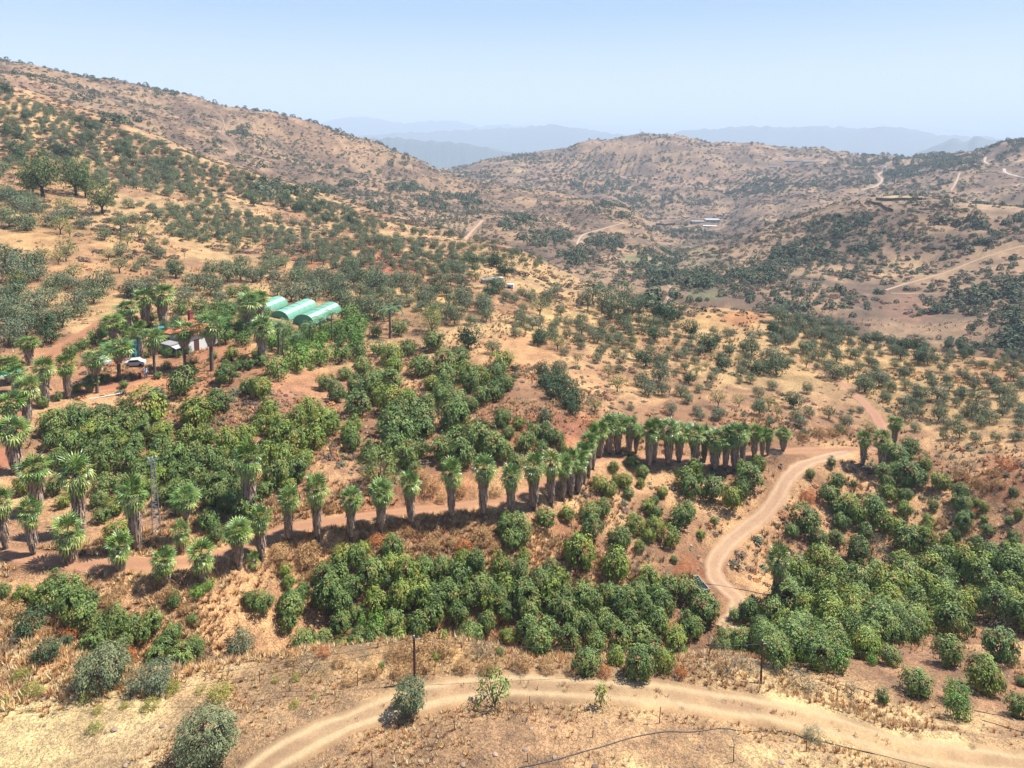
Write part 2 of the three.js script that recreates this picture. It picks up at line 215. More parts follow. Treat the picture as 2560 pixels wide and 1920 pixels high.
function groundColor(x, y, z) {
  const r = Math.hypot(x, z), p = project(x, y, z);
  const n1 = fbm(x / 9, z / 9, 41, 4), n2 = fbm(x / 31, z / 31, 51, 3), n3 = fbm(x / 1.7, z / 1.7, 61, 3);
  const knoll = mix3([202, 158, 118], [234, 194, 144], smooth(-.3, .4, n1 + n3 * .5));
  const slope = mix3([196, 142, 106], [220, 168, 124], smooth(-.3, .4, n1 + n3 * .4));
  const straw = mix3([200, 148, 110], [224, 180, 130], smooth(-.35, .35, n2 + n1 * .6 + n3 * .3));
  const scrub = mix3([130, 102, 84], [184, 146, 116], smooth(-.3, .35, n2 + n1 * .5));
  let c = mix3(knoll, slope, smooth(38, 52, r));
  c = mix3(c, straw, smooth(95, 125, r));
  const crest = LINES[12].r(Math.atan2(x, -z)), far = smooth(crest * .9, crest * 1.12, r + n1 * 14);
  c = mix3(c, scrub, far * .92);
  if (r > 420) { const s = Math.abs((((y + n2 * 3) / 6.5) % 1 + 1) % 1 - .5); c = mix3(c, [206, 162, 126], .4 * smooth(.38, .48, s) * smooth(-.1, .3, fbm(x / 120, z / 120, 87, 2))); }
  if (p.d > 1) for (const [u, v, a, b, col, s] of PATCHES) {
    const du = (p.u - u) / a, dv = (p.v - v) / b, q = du * du + dv * dv;
    if (q < 2.2) c = mix3(c, col, s * (1 - smooth(.35, 1.7, q * (1 + n3 * .5 + n1 * .7))) * (Math.abs(n3) * .5 + .6));
  }
  const n4 = fbm(x / .7, z / .7, 67, 2), k = 1 + n3 * .2 + n4 * .14 * (1 - smooth(60, 110, r)) + n1 * .16;
  return alb(c[0] * k * .985, c[1] * k * 1.0, c[2] * k * .945);
}
function grainTexture(size, seed, f) {
  const data = new Uint8Array(size * size * 4);
  const wrap = (x, y, n, s) => { const ix = Math.floor(x), iy = Math.floor(y), fx = x - ix, fy = y - iy, u = fx * fx * (3 - 2 * fx), v = fy * fy * (3 - 2 * fy), h = (a, b) => hash(((a % n) + n) % n, ((b % n) + n) % n, s); return mix(mix(h(ix, iy), h(ix + 1, iy), u), mix(h(ix, iy + 1), h(ix + 1, iy + 1), u), v); };
  for (let j = 0; j < size; j++) for (let i = 0; i < size; i++) {
    let t = 0, a = 0; for (const [n, w] of f) { t += w * wrap((i / size) * n, (j / size) * n, n, seed + n); a += w; }
    t /= a; const o = (j * size + i) * 4, q = Math.round(255 * clamp(t)); data[o] = data[o + 1] = data[o + 2] = q; data[o + 3] = 255;
  }
  const t = new THREE.DataTexture(data, size, size, THREE.RGBAFormat); t.wrapS = t.wrapT = THREE.RepeatWrapping; t.magFilter = THREE.LinearFilter; t.minFilter = THREE.LinearMipmapLinearFilter; t.needsUpdate = true; return t;
}
const grain = grainTexture(1024, 5, [[24, .5], [64, .8], [160, 1], [400, 1]]);
const earthMap = (() => {   // the same grain with more contrast, as a tint: clods, stubble and pebbles
  const s = grainTexture(1024, 9, [[40, .4], [120, 1], [300, 1.2]]), d = s.image.data;
  for (let i = 0; i < d.length; i += 4) { const t = clamp((d[i] / 255 - .5) * 2.6 + .5), q = .42 + .58 * t; d[i] = 255 * q; d[i + 1] = 255 * (q * .97 + .01); d[i + 2] = 255 * (q * .95 + .01); }
  s.needsUpdate = true; return s;
})();
const landMaterial = new THREE.MeshStandardMaterial({ vertexColors: true, roughness: 1, metalness: 0, map: earthMap, bumpMap: grain, bumpScale: .12, side: THREE.DoubleSide });
const TINT = 1 / .72, ROAD_TINT = 1 / .86;
const roadMap = (() => { const s = grainTexture(512, 19, [[30, .6], [90, 1], [256, 1.2]]), d = s.image.data; for (let i = 0; i < d.length; i += 4) { const q = .74 + .24 * clamp((d[i] / 255 - .5) * 1.8 + .5); d[i] = d[i + 1] = d[i + 2] = 255 * q; } s.needsUpdate = true; return s; })();
const roadMaterial = new THREE.MeshStandardMaterial({ vertexColors: true, roughness: 1, metalness: 0, map: roadMap, bumpMap: grain, bumpScale: .03, side: THREE.DoubleSide });
{
  const nv = (NA + 1) * (NR + 1), pos = new Float32Array(nv * 3), col = new Float32Array(nv * 3), uv = new Float32Array(nv * 2), idx = new Uint32Array(NA * NR * 6);
  let q = 0;
  for (let i = 0; i <= NA; i++) {
    const th = TH0 + ((TH1 - TH0) * i) / NA;
    for (let j = 0; j <= NR; j++) {
      const r = radius(j), k = i * (NR + 1) + j, x = Math.sin(th) * r, z = -Math.cos(th) * r, y = HG[k];
      pos.set([x, y, z], k * 3); uv.set([x / 11, z / 11], k * 2);
      const c = groundColor(x, y, z); col.set([c[0] * TINT, c[1] * TINT, c[2] * TINT], k * 3);
      if (i < NA && j < NR) { idx.set([k, k + NR + 1, k + NR + 2, k, k + NR + 2, k + 1], q); q += 6; }
    }
  }
  const g = new THREE.BufferGeometry();
  g.setAttribute('position', new THREE.BufferAttribute(pos, 3)); g.setAttribute('uv', new THREE.BufferAttribute(uv, 2)); g.setAttribute('color', new THREE.BufferAttribute(col, 3)); g.setIndex(new THREE.BufferAttribute(idx, 1)); g.computeVertexNormals();
  tag(mesh('hillside', g, landMaterial, scene), 'dry hillsides of straw, red earth and scrub folding down to a valley', 'hillside', null, 'structure');
}
// roads as sheets laid a little above the levelled land, their edges in the land's own colour
for (const R of ROADS) {
  const far = R.name.startsWith('far'), L = R.line, n = L.length, A = far ? 5 : 17, pos = [], col = [], uv = [], idx = [];
  for (let i = 0; i < n; i++) {
    const a = L[Math.max(0, i - 1)], b = L[Math.min(n - 1, i + 1)], tx = b.x - a.x, tz = b.z - a.z, l = Math.hypot(tx, tz) || 1, px = -tz / l, pz = tx / l;
    const w = R.w * (1 + .18 * noise(i * .13, 3, 71) + .1 * noise(i * .4, 9, 72));
    for (let k = 0; k < A; k++) {
      const s = (k / (A - 1) - .5) * 2, x = L[i].x + px * s * w * .5, z = L[i].z + pz * s * w * .5, edge = Math.abs(s);
      const y = edge > .99 ? heightAt(x, z) - .05 : Math.max(heightAt(x, z), far ? L[i].y : -99) + (far ? .35 : .05) * (1 - edge * edge * .6);
      const rut = R.ruts * Math.exp(-(((edge - .5) / .17) ** 2)) * (1 + .25 * noise(i * .07, s > 0 ? 5 : 9, 79)), nn = noise(x * 1.3, z * 1.3, 77) * .5 + noise(x * .3, z * .3, 78) * .6;
      const g = groundColor(x, y, z), strong = clamp((R.ruts ? rut * 1.15 : 1) + nn * .4 + .02);
      let c = R.soft ? mix3(mix3(g, alb(...R.mid), .45), alb(...R.tone), strong * .9) : alb(...mix3(R.mid, R.tone, strong)); c = mix3(c, g, smooth(far ? .6 : .52, 1, edge + nn * .3));
      pos.push(x, y, z); col.push(c[0] * ROAD_TINT, c[1] * ROAD_TINT, c[2] * ROAD_TINT); uv.push(x / 7, z / 7);
      if (i && k) { const q = i * A + k; idx.push(q - A - 1, q - A, q, q - A - 1, q, q - 1); }
    }
  }
  const g = new THREE.BufferGeometry();
  g.setAttribute('position', new THREE.Float32BufferAttribute(pos, 3)); g.setAttribute('color', new THREE.Float32BufferAttribute(col, 3)); g.setAttribute('uv', new THREE.Float32BufferAttribute(uv, 2)); g.setIndex(idx); g.computeVertexNormals();
  tag(mesh(R.name, g, roadMaterial, scene), R.label, far ? 'road' : 'dirt road', null, 'structure');
}
// the plain and the mountains far off, each a ridge with a near and a far side
{
  const g = new THREE.RingGeometry(1800, 42000, 96, 14, Math.PI * .5 - 1.3, 2.6); g.rotateX(-Math.PI / 2);
  tag(mesh('plain', g, std(alb(214, 190, 164, .5)), scene), 'hazy plain far below the mountains', 'plain', null, 'structure').position.y = -178;
}
function mountains(label, range, crest, color, seed, rough) {
  const rows = [[-.16, 0], [-.1, .22], [-.05, .58], [-.015, .9], [0, 1], [.03, .82], [.09, .3], [.16, 0]], pts = crest.map(([u, v]) => { const q = ray(u, v); return [q.th, CAM_Y + range * q.slope]; });
  const f = pchip(pts.map((p) => p[0]), pts.map((p) => p[1])), N = 360, pos = [], idx = [], t0 = pts[0][0], t1 = pts[pts.length - 1][0];
  for (let i = 0; i <= N; i++) {
    const th = mix(t0, t1, i / N), end = smooth(0, .03, i / N) * smooth(0, .03, 1 - i / N), top = mix(-190, f(th), end);
    rows.forEach(([dr, k], j) => {
      const nn = fbm(th * 60 * rough, j * .8, seed, 4), r = range * (1 + dr + (j && j < 7 ? nn * .02 : 0));
      const y = mix(-190, top, clamp(k + (j === 4 ? 0 : nn * .22 * (k > 0 ? 1 : 0)))) + (j === 4 ? fbm(th * 110, 3, seed + 5, 5) * range * .0034 : 0);
      pos.push(Math.sin(th) * r, y, -Math.cos(th) * r);
      if (i && j) { const m = i * 8 + j; idx.push(m - 9, m - 1, m, m - 9, m, m - 8); }
    });
  }
  const g = new THREE.BufferGeometry(); g.setAttribute('position', new THREE.Float32BufferAttribute(pos, 3)); g.setIndex(idx); g.computeVertexNormals();
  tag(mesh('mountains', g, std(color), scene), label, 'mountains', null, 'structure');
}
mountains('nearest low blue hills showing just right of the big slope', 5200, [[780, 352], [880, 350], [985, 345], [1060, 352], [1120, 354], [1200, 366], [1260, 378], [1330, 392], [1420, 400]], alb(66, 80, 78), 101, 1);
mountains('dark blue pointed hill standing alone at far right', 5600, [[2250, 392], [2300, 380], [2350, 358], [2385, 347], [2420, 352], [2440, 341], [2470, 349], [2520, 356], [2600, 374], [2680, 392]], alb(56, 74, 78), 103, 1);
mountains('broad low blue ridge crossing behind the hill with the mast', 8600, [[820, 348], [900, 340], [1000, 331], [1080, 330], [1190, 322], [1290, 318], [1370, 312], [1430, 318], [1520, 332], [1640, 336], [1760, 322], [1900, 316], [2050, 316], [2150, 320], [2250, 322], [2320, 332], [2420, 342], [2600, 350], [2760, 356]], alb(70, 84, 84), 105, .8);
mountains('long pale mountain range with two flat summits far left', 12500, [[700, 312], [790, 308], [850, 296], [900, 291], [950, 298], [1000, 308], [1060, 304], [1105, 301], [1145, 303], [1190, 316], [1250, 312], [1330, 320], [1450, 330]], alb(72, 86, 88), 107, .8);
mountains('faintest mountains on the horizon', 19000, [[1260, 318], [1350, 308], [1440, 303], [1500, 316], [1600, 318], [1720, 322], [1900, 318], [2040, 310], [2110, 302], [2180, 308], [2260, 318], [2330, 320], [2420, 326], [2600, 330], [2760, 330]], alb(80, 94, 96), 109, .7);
// ---------- plants: prototypes, crown about 1 wide, standing at the origin ----------
function leafCloud() {
  const pos = [], col = [], V = new THREE.Vector3(), N = new THREE.Vector3(), S = new THREE.Vector3(), T = new THREE.Vector3();
  return {
    leaf(p, n, along, len, wid, c, fold = .18) {          // a folded diamond leaf: base, left, tip, right
      N.copy(n).normalize(); T.copy(along).addScaledVector(N, -along.dot(N)); if (T.lengthSq() < 1e-6) T.set(N.y, -N.x, .01); T.normalize(); S.crossVectors(N, T);
      const at = (t, s, h) => [p.x + T.x * t + S.x * s + N.x * h, p.y + T.y * t + S.y * s + N.y * h, p.z + T.z * t + S.z * s + N.z * h];
      const A = at(-len * .5, 0, 0), B = at(0, -wid * .5, fold * wid), C = at(len * .5, 0, -fold * wid * .5), D = at(0, wid * .5, fold * wid);
      pos.push(...A, ...B, ...C, ...A, ...C, ...D); for (let k = 0; k < 6; k++) col.push(...c);
    },
    tri(a, b, c, color) { pos.push(...a, ...b, ...c); for (let k = 0; k < 3; k++) col.push(...color); },
    tube(a, b, r0, r1, color, sides = 5) {
      V.subVectors(b, a).normalize(); N.set(Math.abs(V.y) > .9 ? 1 : 0, Math.abs(V.y) > .9 ? 0 : 1, 0).cross(V).normalize(); S.crossVectors(V, N);
      const at = (o, r, t) => { const x = Math.cos(t) * r, y = Math.sin(t) * r; return [o.x + N.x * x + S.x * y, o.y + N.y * x + S.y * y, o.z + N.z * x + S.z * y]; };
      for (let i = 0; i < sides; i++) { const t0 = (i / sides) * 6.2832, t1 = ((i + 1) / sides) * 6.2832, p = at(a, r0, t0), q = at(a, r0, t1), s = at(b, r1, t0), u = at(b, r1, t1); this.tri(p, q, u, color); this.tri(p, u, s, color); }
    },
    count: () => pos.length / 9,
    geometry() { const g = new THREE.BufferGeometry(); g.setAttribute('position', new THREE.Float32BufferAttribute(pos, 3)); g.setAttribute('color', new THREE.Float32BufferAttribute(col, 3)); g.computeVertexNormals(); return g; },
  };
}
const v3 = (x, y, z) => new THREE.Vector3(x, y, z);
const leafMat = (rough, trans = 0, tint = [1, 1, 1]) => { const m = new THREE.MeshPhysicalMaterial({ vertexColors: true, roughness: rough, side: THREE.DoubleSide, transmission: trans, thickness: 0, specularIntensity: .5 }); m.color.setRGB(...tint); return m; };
const barkMat = std(alb(120, 98, 80), .95), barkDark = std(alb(82, 66, 56), .95), barkPale = std(alb(168, 148, 128), .95);

// o: seed, clumps, leaves per clump, crown radii and height, leaf size, colours [dark, light], spread of the clumps, droop, share of the crown that is open
function broadTree(o) {
  const R = rng(o.seed), L = leafCloud(), W = leafCloud(), tips = [];
  const crown = v3(0, o.cy, 0), k = v3(o.rx, o.ry, o.rx), gold = Math.PI * (3 - Math.sqrt(5)), bump = [];
  for (let i = 0; i < 7; i++) bump.push([v3(R() - .5, R() - .3, R() - .5).normalize(), .12 + R() * .2]);
  for (let i = 0; i < o.clumps; i++) {
    const yy = 1 - (i + .5) / o.clumps * (1 + (o.under ?? .75)), rr = Math.sqrt(Math.max(0, 1 - yy * yy)), t = i * gold + R() * .9;
    const d = v3(Math.cos(t) * rr, yy, Math.sin(t) * rr); let s = .80 + (R() - .5) * .34;
    for (const [b, a] of bump) { const q = d.dot(b); if (q > .55) s += a * (q - .55) * 1.8; else if (q < -.8) s -= a * .35; }
    if (R() < (o.gap ?? .08)) continue;
    const c = crown.clone().add(d.clone().multiply(k).multiplyScalar(s)); if (c.y < .05) c.y = .05 + R() * .05;
    const cr = o.cr * (.7 + R() * .6), tone = R(), warm = R(); tips.push(c);
    const n = Math.round(o.leaves * (.7 + R() * .6));
    for (let j = 0; j < n; j++) {
      const e = v3(R() * 2 - 1, R() * 2 - 1, R() * 2 - 1); if (e.lengthSq() > 1) e.normalize(); const q = c.clone().addScaledVector(e, cr); q.y = Math.max(.02, q.y);
      const out = q.clone().sub(crown).normalize(), nn = v3(R() - .5, R() - .5, R() - .5).multiplyScalar(o.jit ?? 1.5).add(out).add(v3(0, .45, 0));
      const al = v3(R() - .5, -(o.droop ?? .4) - R() * .4, R() - .5).addScaledVector(out, .7), sz = o.leaf * (.65 + R() * .7);
      let cl = mix3(o.dark, o.light, clamp(tone * .6 + R() * .55 - .05)); if (warm > .8 && o.warm) cl = mix3(cl, o.warm, .5 * R() + .25);
      L.leaf(q, nn, al, sz, sz * (o.asp ?? .55), cl);
    }
  }
  // trunk and limbs that end in the clumps
  const f = o.fork ?? .2, tr = o.trunk ?? .035, lean = v3((R() - .5) * .08, f, (R() - .5) * .08);
  W.tube(v3(0, -.12, 0), lean, tr * 1.25, tr, [1, 1, 1], 7);
  const limbs = o.limbs ?? 5, ends = [];
  for (let i = 0; i < limbs; i++) { const t = (i / limbs) * 6.28 + R(), e = v3(Math.cos(t) * o.rx * .5, o.cy + (R() - .3) * o.ry * .5, Math.sin(t) * o.rx * .5), m = lean.clone().lerp(e, .5).add(v3((R() - .5) * .06, -.03, (R() - .5) * .06)); W.tube(lean, m, tr * .7, tr * .5, [1, 1, 1], 5); W.tube(m, e, tr * .5, tr * .28, [1, 1, 1], 5); ends.push(e, m); }
  for (const c of tips) { if (R() < (o.twigs ?? .3)) { let b = ends[0], bd = 9; for (const e of ends) { const d = e.distanceToSquared(c); if (d < bd) { bd = d; b = e; } } W.tube(b, c, tr * .25, tr * .1, [1, 1, 1], 3); } }
  return { crown: L.geometry(), wood: W.geometry() };
}
const woodMat = (rgb) => { const m = std(alb(...rgb), .95); return m; };
function shade(a, b) { return [alb(...a, .62), alb(...b, .62)]; }
const GREEN = {
  avocado: [alb(60, 84, 38, .62), alb(154, 178, 88, .62)], olive: [alb(82, 96, 66, .56), alb(164, 174, 132, .56)], almond: shade([112, 122, 66], [186, 186, 120]), lemon: shade([62, 108, 40], [150, 184, 80]),
  pine: shade([58, 82, 42], [140, 160, 84]), gum: shade([62, 86, 58], [138, 158, 112]), greyshrub: shade([118, 114, 90], [186, 178, 146]), carob: shade([46, 72, 44], [104, 130, 80]), feathery: shade([110, 128, 58], [170, 182, 96]), dryshrub: [alb(178, 132, 84, .6), alb(236, 194, 132, .66)], weed: [alb(112, 124, 48, .66), alb(186, 184, 92, .7)],
};
const SPEC = {
  avocado: { clumps: 74, leaves: 30, rx: .44, ry: .42, cy: .44, cr: .115, leaf: .08, asp: .5, fork: .16, under: .82, jit: .95, droop: .5, warm: alb(176, 160, 84, .6), wood: [104, 88, 74] },
  lemon: { clumps: 60, leaves: 20, rx: .44, ry: .42, cy: .43, cr: .14, leaf: .085, asp: .5, fork: .16, under: .8, wood: [104, 88, 74] },
  olive: { clumps: 58, leaves: 24, rx: .42, ry: .36, cy: .46, cr: .17, leaf: .085, asp: .38, fork: .18, under: .74, jit: 2.0, gap: .1, trunk: .03, twigs: .15, wood: [104, 92, 80] },
  almond: { clumps: 38, leaves: 22, rx: .44, ry: .32, cy: .58, cr: .16, leaf: .075, asp: .42, fork: .24, under: .6, jit: 2.2, gap: .15, trunk: .03, twigs: .5, limbs: 6, wood: [84, 70, 60] },
  carob: { clumps: 66, leaves: 20, rx: .46, ry: .42, cy: .46, cr: .14, leaf: .075, asp: .6, fork: .15, under: .8, gap: .04, wood: [92, 76, 64] },
  gum: { clumps: 46, leaves: 20, rx: .40, ry: .62, cy: .80, cr: .17, leaf: .085, asp: .45, fork: .45, under: .7, gap: .14, trunk: .035, jit: 2, wood: [150, 134, 118] },
  pine: { clumps: 60, leaves: 40, rx: .44, ry: .46, cy: .66, cr: .17, leaf: .075, asp: .34, fork: .26, under: .78, gap: .06, trunk: .04, jit: 2.4, limbs: 7, twigs: .8, wood: [72, 58, 50] },
  greyshrub: { clumps: 40, leaves: 16, rx: .46, ry: .34, cy: .30, cr: .12, leaf: .06, asp: .28, fork: .08, under: .5, jit: 2.4, trunk: .02, twigs: .6, wood: [120, 104, 86] },
  dryshrub: { clumps: 60, leaves: 26, rx: .46, ry: .34, cy: .30, cr: .13, leaf: .065, asp: .42, fork: .06, under: .5, jit: 2.4, trunk: .015, twigs: .5, wood: [140, 104, 76] },
  weed: { clumps: 42, leaves: 20, rx: .44, ry: .30, cy: .26, cr: .15, leaf: .12, asp: .22, fork: .06, under: .5, jit: 2.4, droop: -.6, gap: .25, trunk: .012, twigs: .5, wood: [140, 120, 80] },
  feathery: { clumps: 60, leaves: 24, rx: .45, ry: .44, cy: .46, cr: .14, leaf: .1, asp: .16, fork: .1, under: .7, jit: 2.2, droop: -.3, gap: .02, wood: [120, 110, 80] },
};
const NAMES = { avocado: ['avocado_tree', 'avocado tree'], lemon: ['citrus_tree', 'citrus tree'], olive: ['olive_tree', 'olive tree'], almond: ['almond_tree', 'almond tree'], carob: ['carob_tree', 'broadleaf tree'], gum: ['eucalyptus_tree', 'eucalyptus tree'], pine: ['pine_tree', 'pine tree'], greyshrub: ['shrub', 'shrub'], feathery: ['feathery_tree', 'tree'], dryshrub: ['dry_shrub', 'shrub'], weed: ['weed', 'weed'] };
const TINTS = { avocado: [[1, 1, 1], [.84, .9, .9], [1.26, 1.16, .8], [.74, .8, .78]], lemon: [[1, 1, 1], [1.15, 1.2, .9], [.72, .76, .8]], olive: [[1, 1, 1], [.84, .9, .9], [1.1, 1.06, .92], [.92, 1, .82]], almond: [[1, 1, 1], [.86, .88, .9], [1.08, 1, .8]], carob: [[1, 1, 1], [.8, .85, .9]], gum: [[1, 1, 1], [.85, .9, .95]], pine: [[1, 1, 1]], greyshrub: [[1, 1, 1], [.84, .88, .84], [1.06, 1.08, .8]], feathery: [[1, 1, 1]], dryshrub: [[.98, .60, .42], [1, 1, 1], [.8, .72, .64]], weed: [[1, 1, 1], [1.1, 1.02, .9]] };
const KIND = {};
for (const k in SPEC) {
  const s = SPEC[k], [dark, light] = GREEN[k], trans = k === 'olive' || k === 'pine' ? .1 : .15;
  KIND[k] = { variants: [], mats: TINTS[k].map((t) => leafMat(k === 'avocado' || k === 'lemon' ? .5 : .7, trans, t)), wood: woodMat(s.wood), cy: s.cy, spec: s };
  for (let i = 0; i < (k === 'avocado' || k === 'olive' ? 5 : 3); i++) { const g = broadTree({ ...s, dark, light, seed: 1000 + i * 97 + k.length * 31 + k.charCodeAt(0) }); KIND[k].variants.push(g); }
}
// larger-leafed detail for the few plants that stand close to the camera
function closeTree(k, seed, more) { const s = SPEC[k], [dark, light] = GREEN[k]; return broadTree({ ...s, dark, light, seed, ...more }); }

const anchors = [];                                                   // crown centre in the photograph -> place, found on the land
function stand(u, v, wpx, cy, rmin = 8, asp = 1) {                     // where a crown wpx wide, centred cy widths above its foot, appears at (u, v)
  let vv = v + wpx * cy * .8, uu = u, P = null, W = 1;
  for (let k = 0; k < 6; k++) {
    const q = hit(uu, vv, rmin); if (!q) { vv += 4; continue; }
    P = q; const d = project(P.x, P.y, P.z).d; W = (wpx * d) / FOCAL; const c = project(P.x, P.y + W * cy * asp, P.z); uu += (u - c.u) * .9; vv += (v - c.v) * .9;
  }
  return P && { P, W };
}
const PLANTS = [];                                                     // every tree and shrub: { k, P, W, u, v, wpx, tint, region }
const taken = new Map();
const cell = (x, z) => Math.round(x / 6) + ',' + Math.round(z / 6);
function occupy(p) { const c = cell(p.P.x, p.P.z); if (!taken.has(c)) taken.set(c, []); taken.get(c).push(p); }
function crowded(x, z, w, f = .42) { const cx = Math.round(x / 6), cz = Math.round(z / 6); for (let i = -1; i <= 1; i++) for (let j = -1; j <= 1; j++) for (const p of taken.get(cx + i + ',' + (cz + j)) || []) if (Math.hypot(p.P.x - x, p.P.z - z) < (p.W + w) * f) return true; return false; }
const PR = rng(77);
function plant(k, u, v, wpx, region, opt = {}) {
  const s = stand(u, v, wpx, SPEC[k].cy, opt.rmin || 8); if (!s) return null;
  const p = { k, P: s.P, W: s.W * (k === 'avocado' ? .9 : 1), u, v, wpx, region, tint: opt.tint ?? Math.floor(PR() * TINTS[k].length * .999), sy: opt.sy ?? .85 + PR() * .3, ...opt.extra };
  PLANTS.push(p); occupy(p); return p;
}
// a list read off one tile of the photograph, in tens of a 3.456 times enlargement: x, y, width (+ tint as a fourth number when it is given)
function tile(k, ox, oy, region, list, opt = {}) { for (const [x, y, w, t] of list) plant(k, ox + x * 2.8935, oy + y * 2.8935, w * 2.8935, region, t === undefined ? opt : { ...opt, tint: t }); }
// ---------- where the trees stand ----------
tile('lemon', 0, 600, 'yard', [[61, 95, 13, 2], [71, 89, 13, 2], [82, 84, 14, 2], [156, 59, 14, 2], [172, 57, 16, 2], [188, 60, 15, 2], [200, 45, 11, 2], [211, 44, 12, 2], [166, 105, 12, 2], [144, 108, 9, 2], [118, 92, 9, 2], [184, 100, 8, 2], [128, 98, 8, 2]]);
tile('avocado', 0, 600, 'yard', [[200, 98, 14], [209, 102, 13], [50, 135, 9], [66, 128, 9], [107, 124, 9], [90, 118, 12], [136, 116, 8]]);
tile('avocado', 0, 600, 'yard_slope', [[155, 124, 27], [131, 143, 36], [168, 146, 34], [186, 138, 25], [193, 115, 21], [214, 126, 17], [47, 156, 26, 0], [66, 150, 26, 1], [86, 152, 30, 0], [106, 152, 26], [120, 158, 22], [36, 140, 12], [205, 108, 10]]);
tile('lemon', 640, 600, 'hedge', [[17, 110, 22, 0], [36, 102, 26, 1], [54, 98, 23, 1], [74, 98, 18, 2], [88, 96, 17, 2], [105, 94, 15, 2], [48, 110, 6, 1]]);
tile('lemon', 640, 600, 'greenhouse', [[80, 64, 18, 0], [90, 71, 18, 0], [77, 80, 17, 2], [88, 80, 14, 0], [104, 78, 13, 2], [123, 76, 16, 2], [66, 78, 13, 2], [60, 84, 10, 2], [28, 88, 12, 2], [50, 84, 10, 0], [14, 88, 10, 2]]);
tile('avocado', 640, 600, 'mid_orchard', [[118, 98, 23], [131, 92, 18], [120, 107, 20], [153, 86, 22], [144, 106, 26], [165, 104, 24], [176, 100, 20], [163, 115, 24], [182, 112, 24], [186, 122, 20], [194, 117, 20], [213, 103, 23], [208, 112, 20], [210, 122, 18], [91, 110, 19], [77, 114, 15], [60, 121, 19], [70, 131, 19], [86, 126, 21], [105, 117, 24], [118, 119, 22], [98, 126, 20], [88, 140, 27], [104, 132, 22], [117, 139, 28], [132, 134, 19], [163, 126, 22], [172, 136, 24], [173, 148, 33], [186, 142, 16], [147, 140, 21], [128, 148, 30, 3], [142, 154, 32, 3], [120, 156, 28, 3], [160, 131, 20], [205, 128, 24], [195, 134, 20], [218, 124, 14], [214, 153, 17], [192, 162, 22], [4, 128, 22], [152, 122, 18]]);
tile('avocado', 640, 600, 'pale_orchard', [[45, 145, 23, 2], [57, 150, 26, 2], [36, 152, 20, 2], [10, 148, 22, 2], [20, 160, 24, 2], [3, 158, 20, 2], [85, 158, 17, 2], [66, 156, 16, 2]]);
tile('feathery', 640, 600, 'mid_orchard', [[152, 70, 22]]);
tile('carob', 640, 600, 'near_slope', [[183, 85, 20], [202, 44, 12], [207, 38, 12]]);
tile('avocado', 0, 1040, 'pylon_orchard', [[48, 6, 26, 0], [66, 4, 24], [78, 12, 24], [95, 14, 24], [108, 9, 22], [44, 20, 20, 0], [60, 22, 25], [76, 28, 22], [92, 26, 22, 0], [105, 22, 22], [50, 36, 20], [64, 40, 20], [90, 40, 24, 0], [112, 36, 25], [130, 36, 22, 2], [148, 29, 24, 0], [165, 31, 23], [180, 36, 25], [195, 44, 24], [120, 48, 20, 0], [138, 50, 20], [152, 48, 22, 0], [170, 50, 22], [183, 54, 22], [90, 56, 22, 0], [104, 58, 20], [100, 76, 20], [88, 84, 18], [143, 66, 20, 0], [185, 68, 24], [196, 75, 20], [180, 88, 22], [186, 100, 18], [102, 100, 24], [114, 108, 16], [85, 70, 18], [46, 60, 18], [56, 72, 15], [206, 60, 20], [20, 60, 18], [128, 62, 18, 2], [110, 66, 16], [150, 60, 16], [200, 96, 12], [30, 50, 14]]);
tile('avocado', 0, 1040, 'pale_orchard', [[140, 12, 22, 2], [160, 18, 20, 2], [176, 16, 24, 2], [195, 20, 24, 2], [212, 14, 20, 2], [206, 32, 18, 2], [120, 20, 12, 2]]);
tile('almond', 0, 1040, 'pale_orchard', [[134, 14, 16, 0]]);
tile('avocado', 0, 1040, 'gully_left', [[48, 145, 24, 1], [60, 150, 28, 0], [72, 158, 26, 1], [34, 152, 20, 0], [18, 153, 18, 2], [3, 150, 14, 0]], { rmin: 44 });
tile('lemon', 0, 1040, 'gully_left', [[181, 146, 10, 1], [170, 152, 12, 1]], { rmin: 44 });
tile('avocado', 640, 1040, 'pale_orchard', [[20, 16, 28, 2], [36, 20, 28, 2], [10, 30, 24, 2], [25, 33, 27, 2], [55, 5, 24, 2], [66, 9, 18, 2], [50, 19, 24, 2], [80, 14, 20, 2], [84, 22, 18, 1], [42, 34, 20, 2]]);
tile('avocado', 640, 1040, 'mid_orchard', [[18, 50, 26], [34, 46, 24], [28, 60, 16], [8, 62, 18], [120, 12, 38, 3], [145, 6, 28, 3], [168, 4, 20], [118, 27, 22], [98, 30, 21], [130, 33, 26], [142, 28, 18], [136, 42, 14]]);
tile('avocado', 640, 1040, 'palm_orchard', [[175, 16, 30, 0], [192, 18, 32, 0], [160, 28, 22, 0], [178, 30, 28, 0], [205, 24, 28, 0], [215, 30, 20], [212, 4, 14], [218, 14, 14], [162, 40, 12, 0]]);
tile('feathery', 640, 1040, 'bank', [[105, 45, 34, 0]]);
tile('avocado', 640, 1040, 'under_road', [[74, 118, 20], [85, 122, 20], [91, 114, 17], [118, 112, 24], [116, 124, 24], [60, 140, 23], [70, 134, 25], [64, 152, 27], [80, 146, 22], [130, 134, 27], [146, 130, 24], [140, 150, 27], [126, 156, 25], [160, 130, 23], [180, 124, 20], [190, 126, 21], [175, 140, 25], [195, 144, 27], [165, 150, 24], [155, 160, 22], [210, 130, 20], [215, 145, 22], [208, 158, 22], [184, 156, 22], [30, 156, 24], [40, 150, 15], [214, 95, 18], [220, 105, 20], [216, 86, 14]], { rmin: 44 });
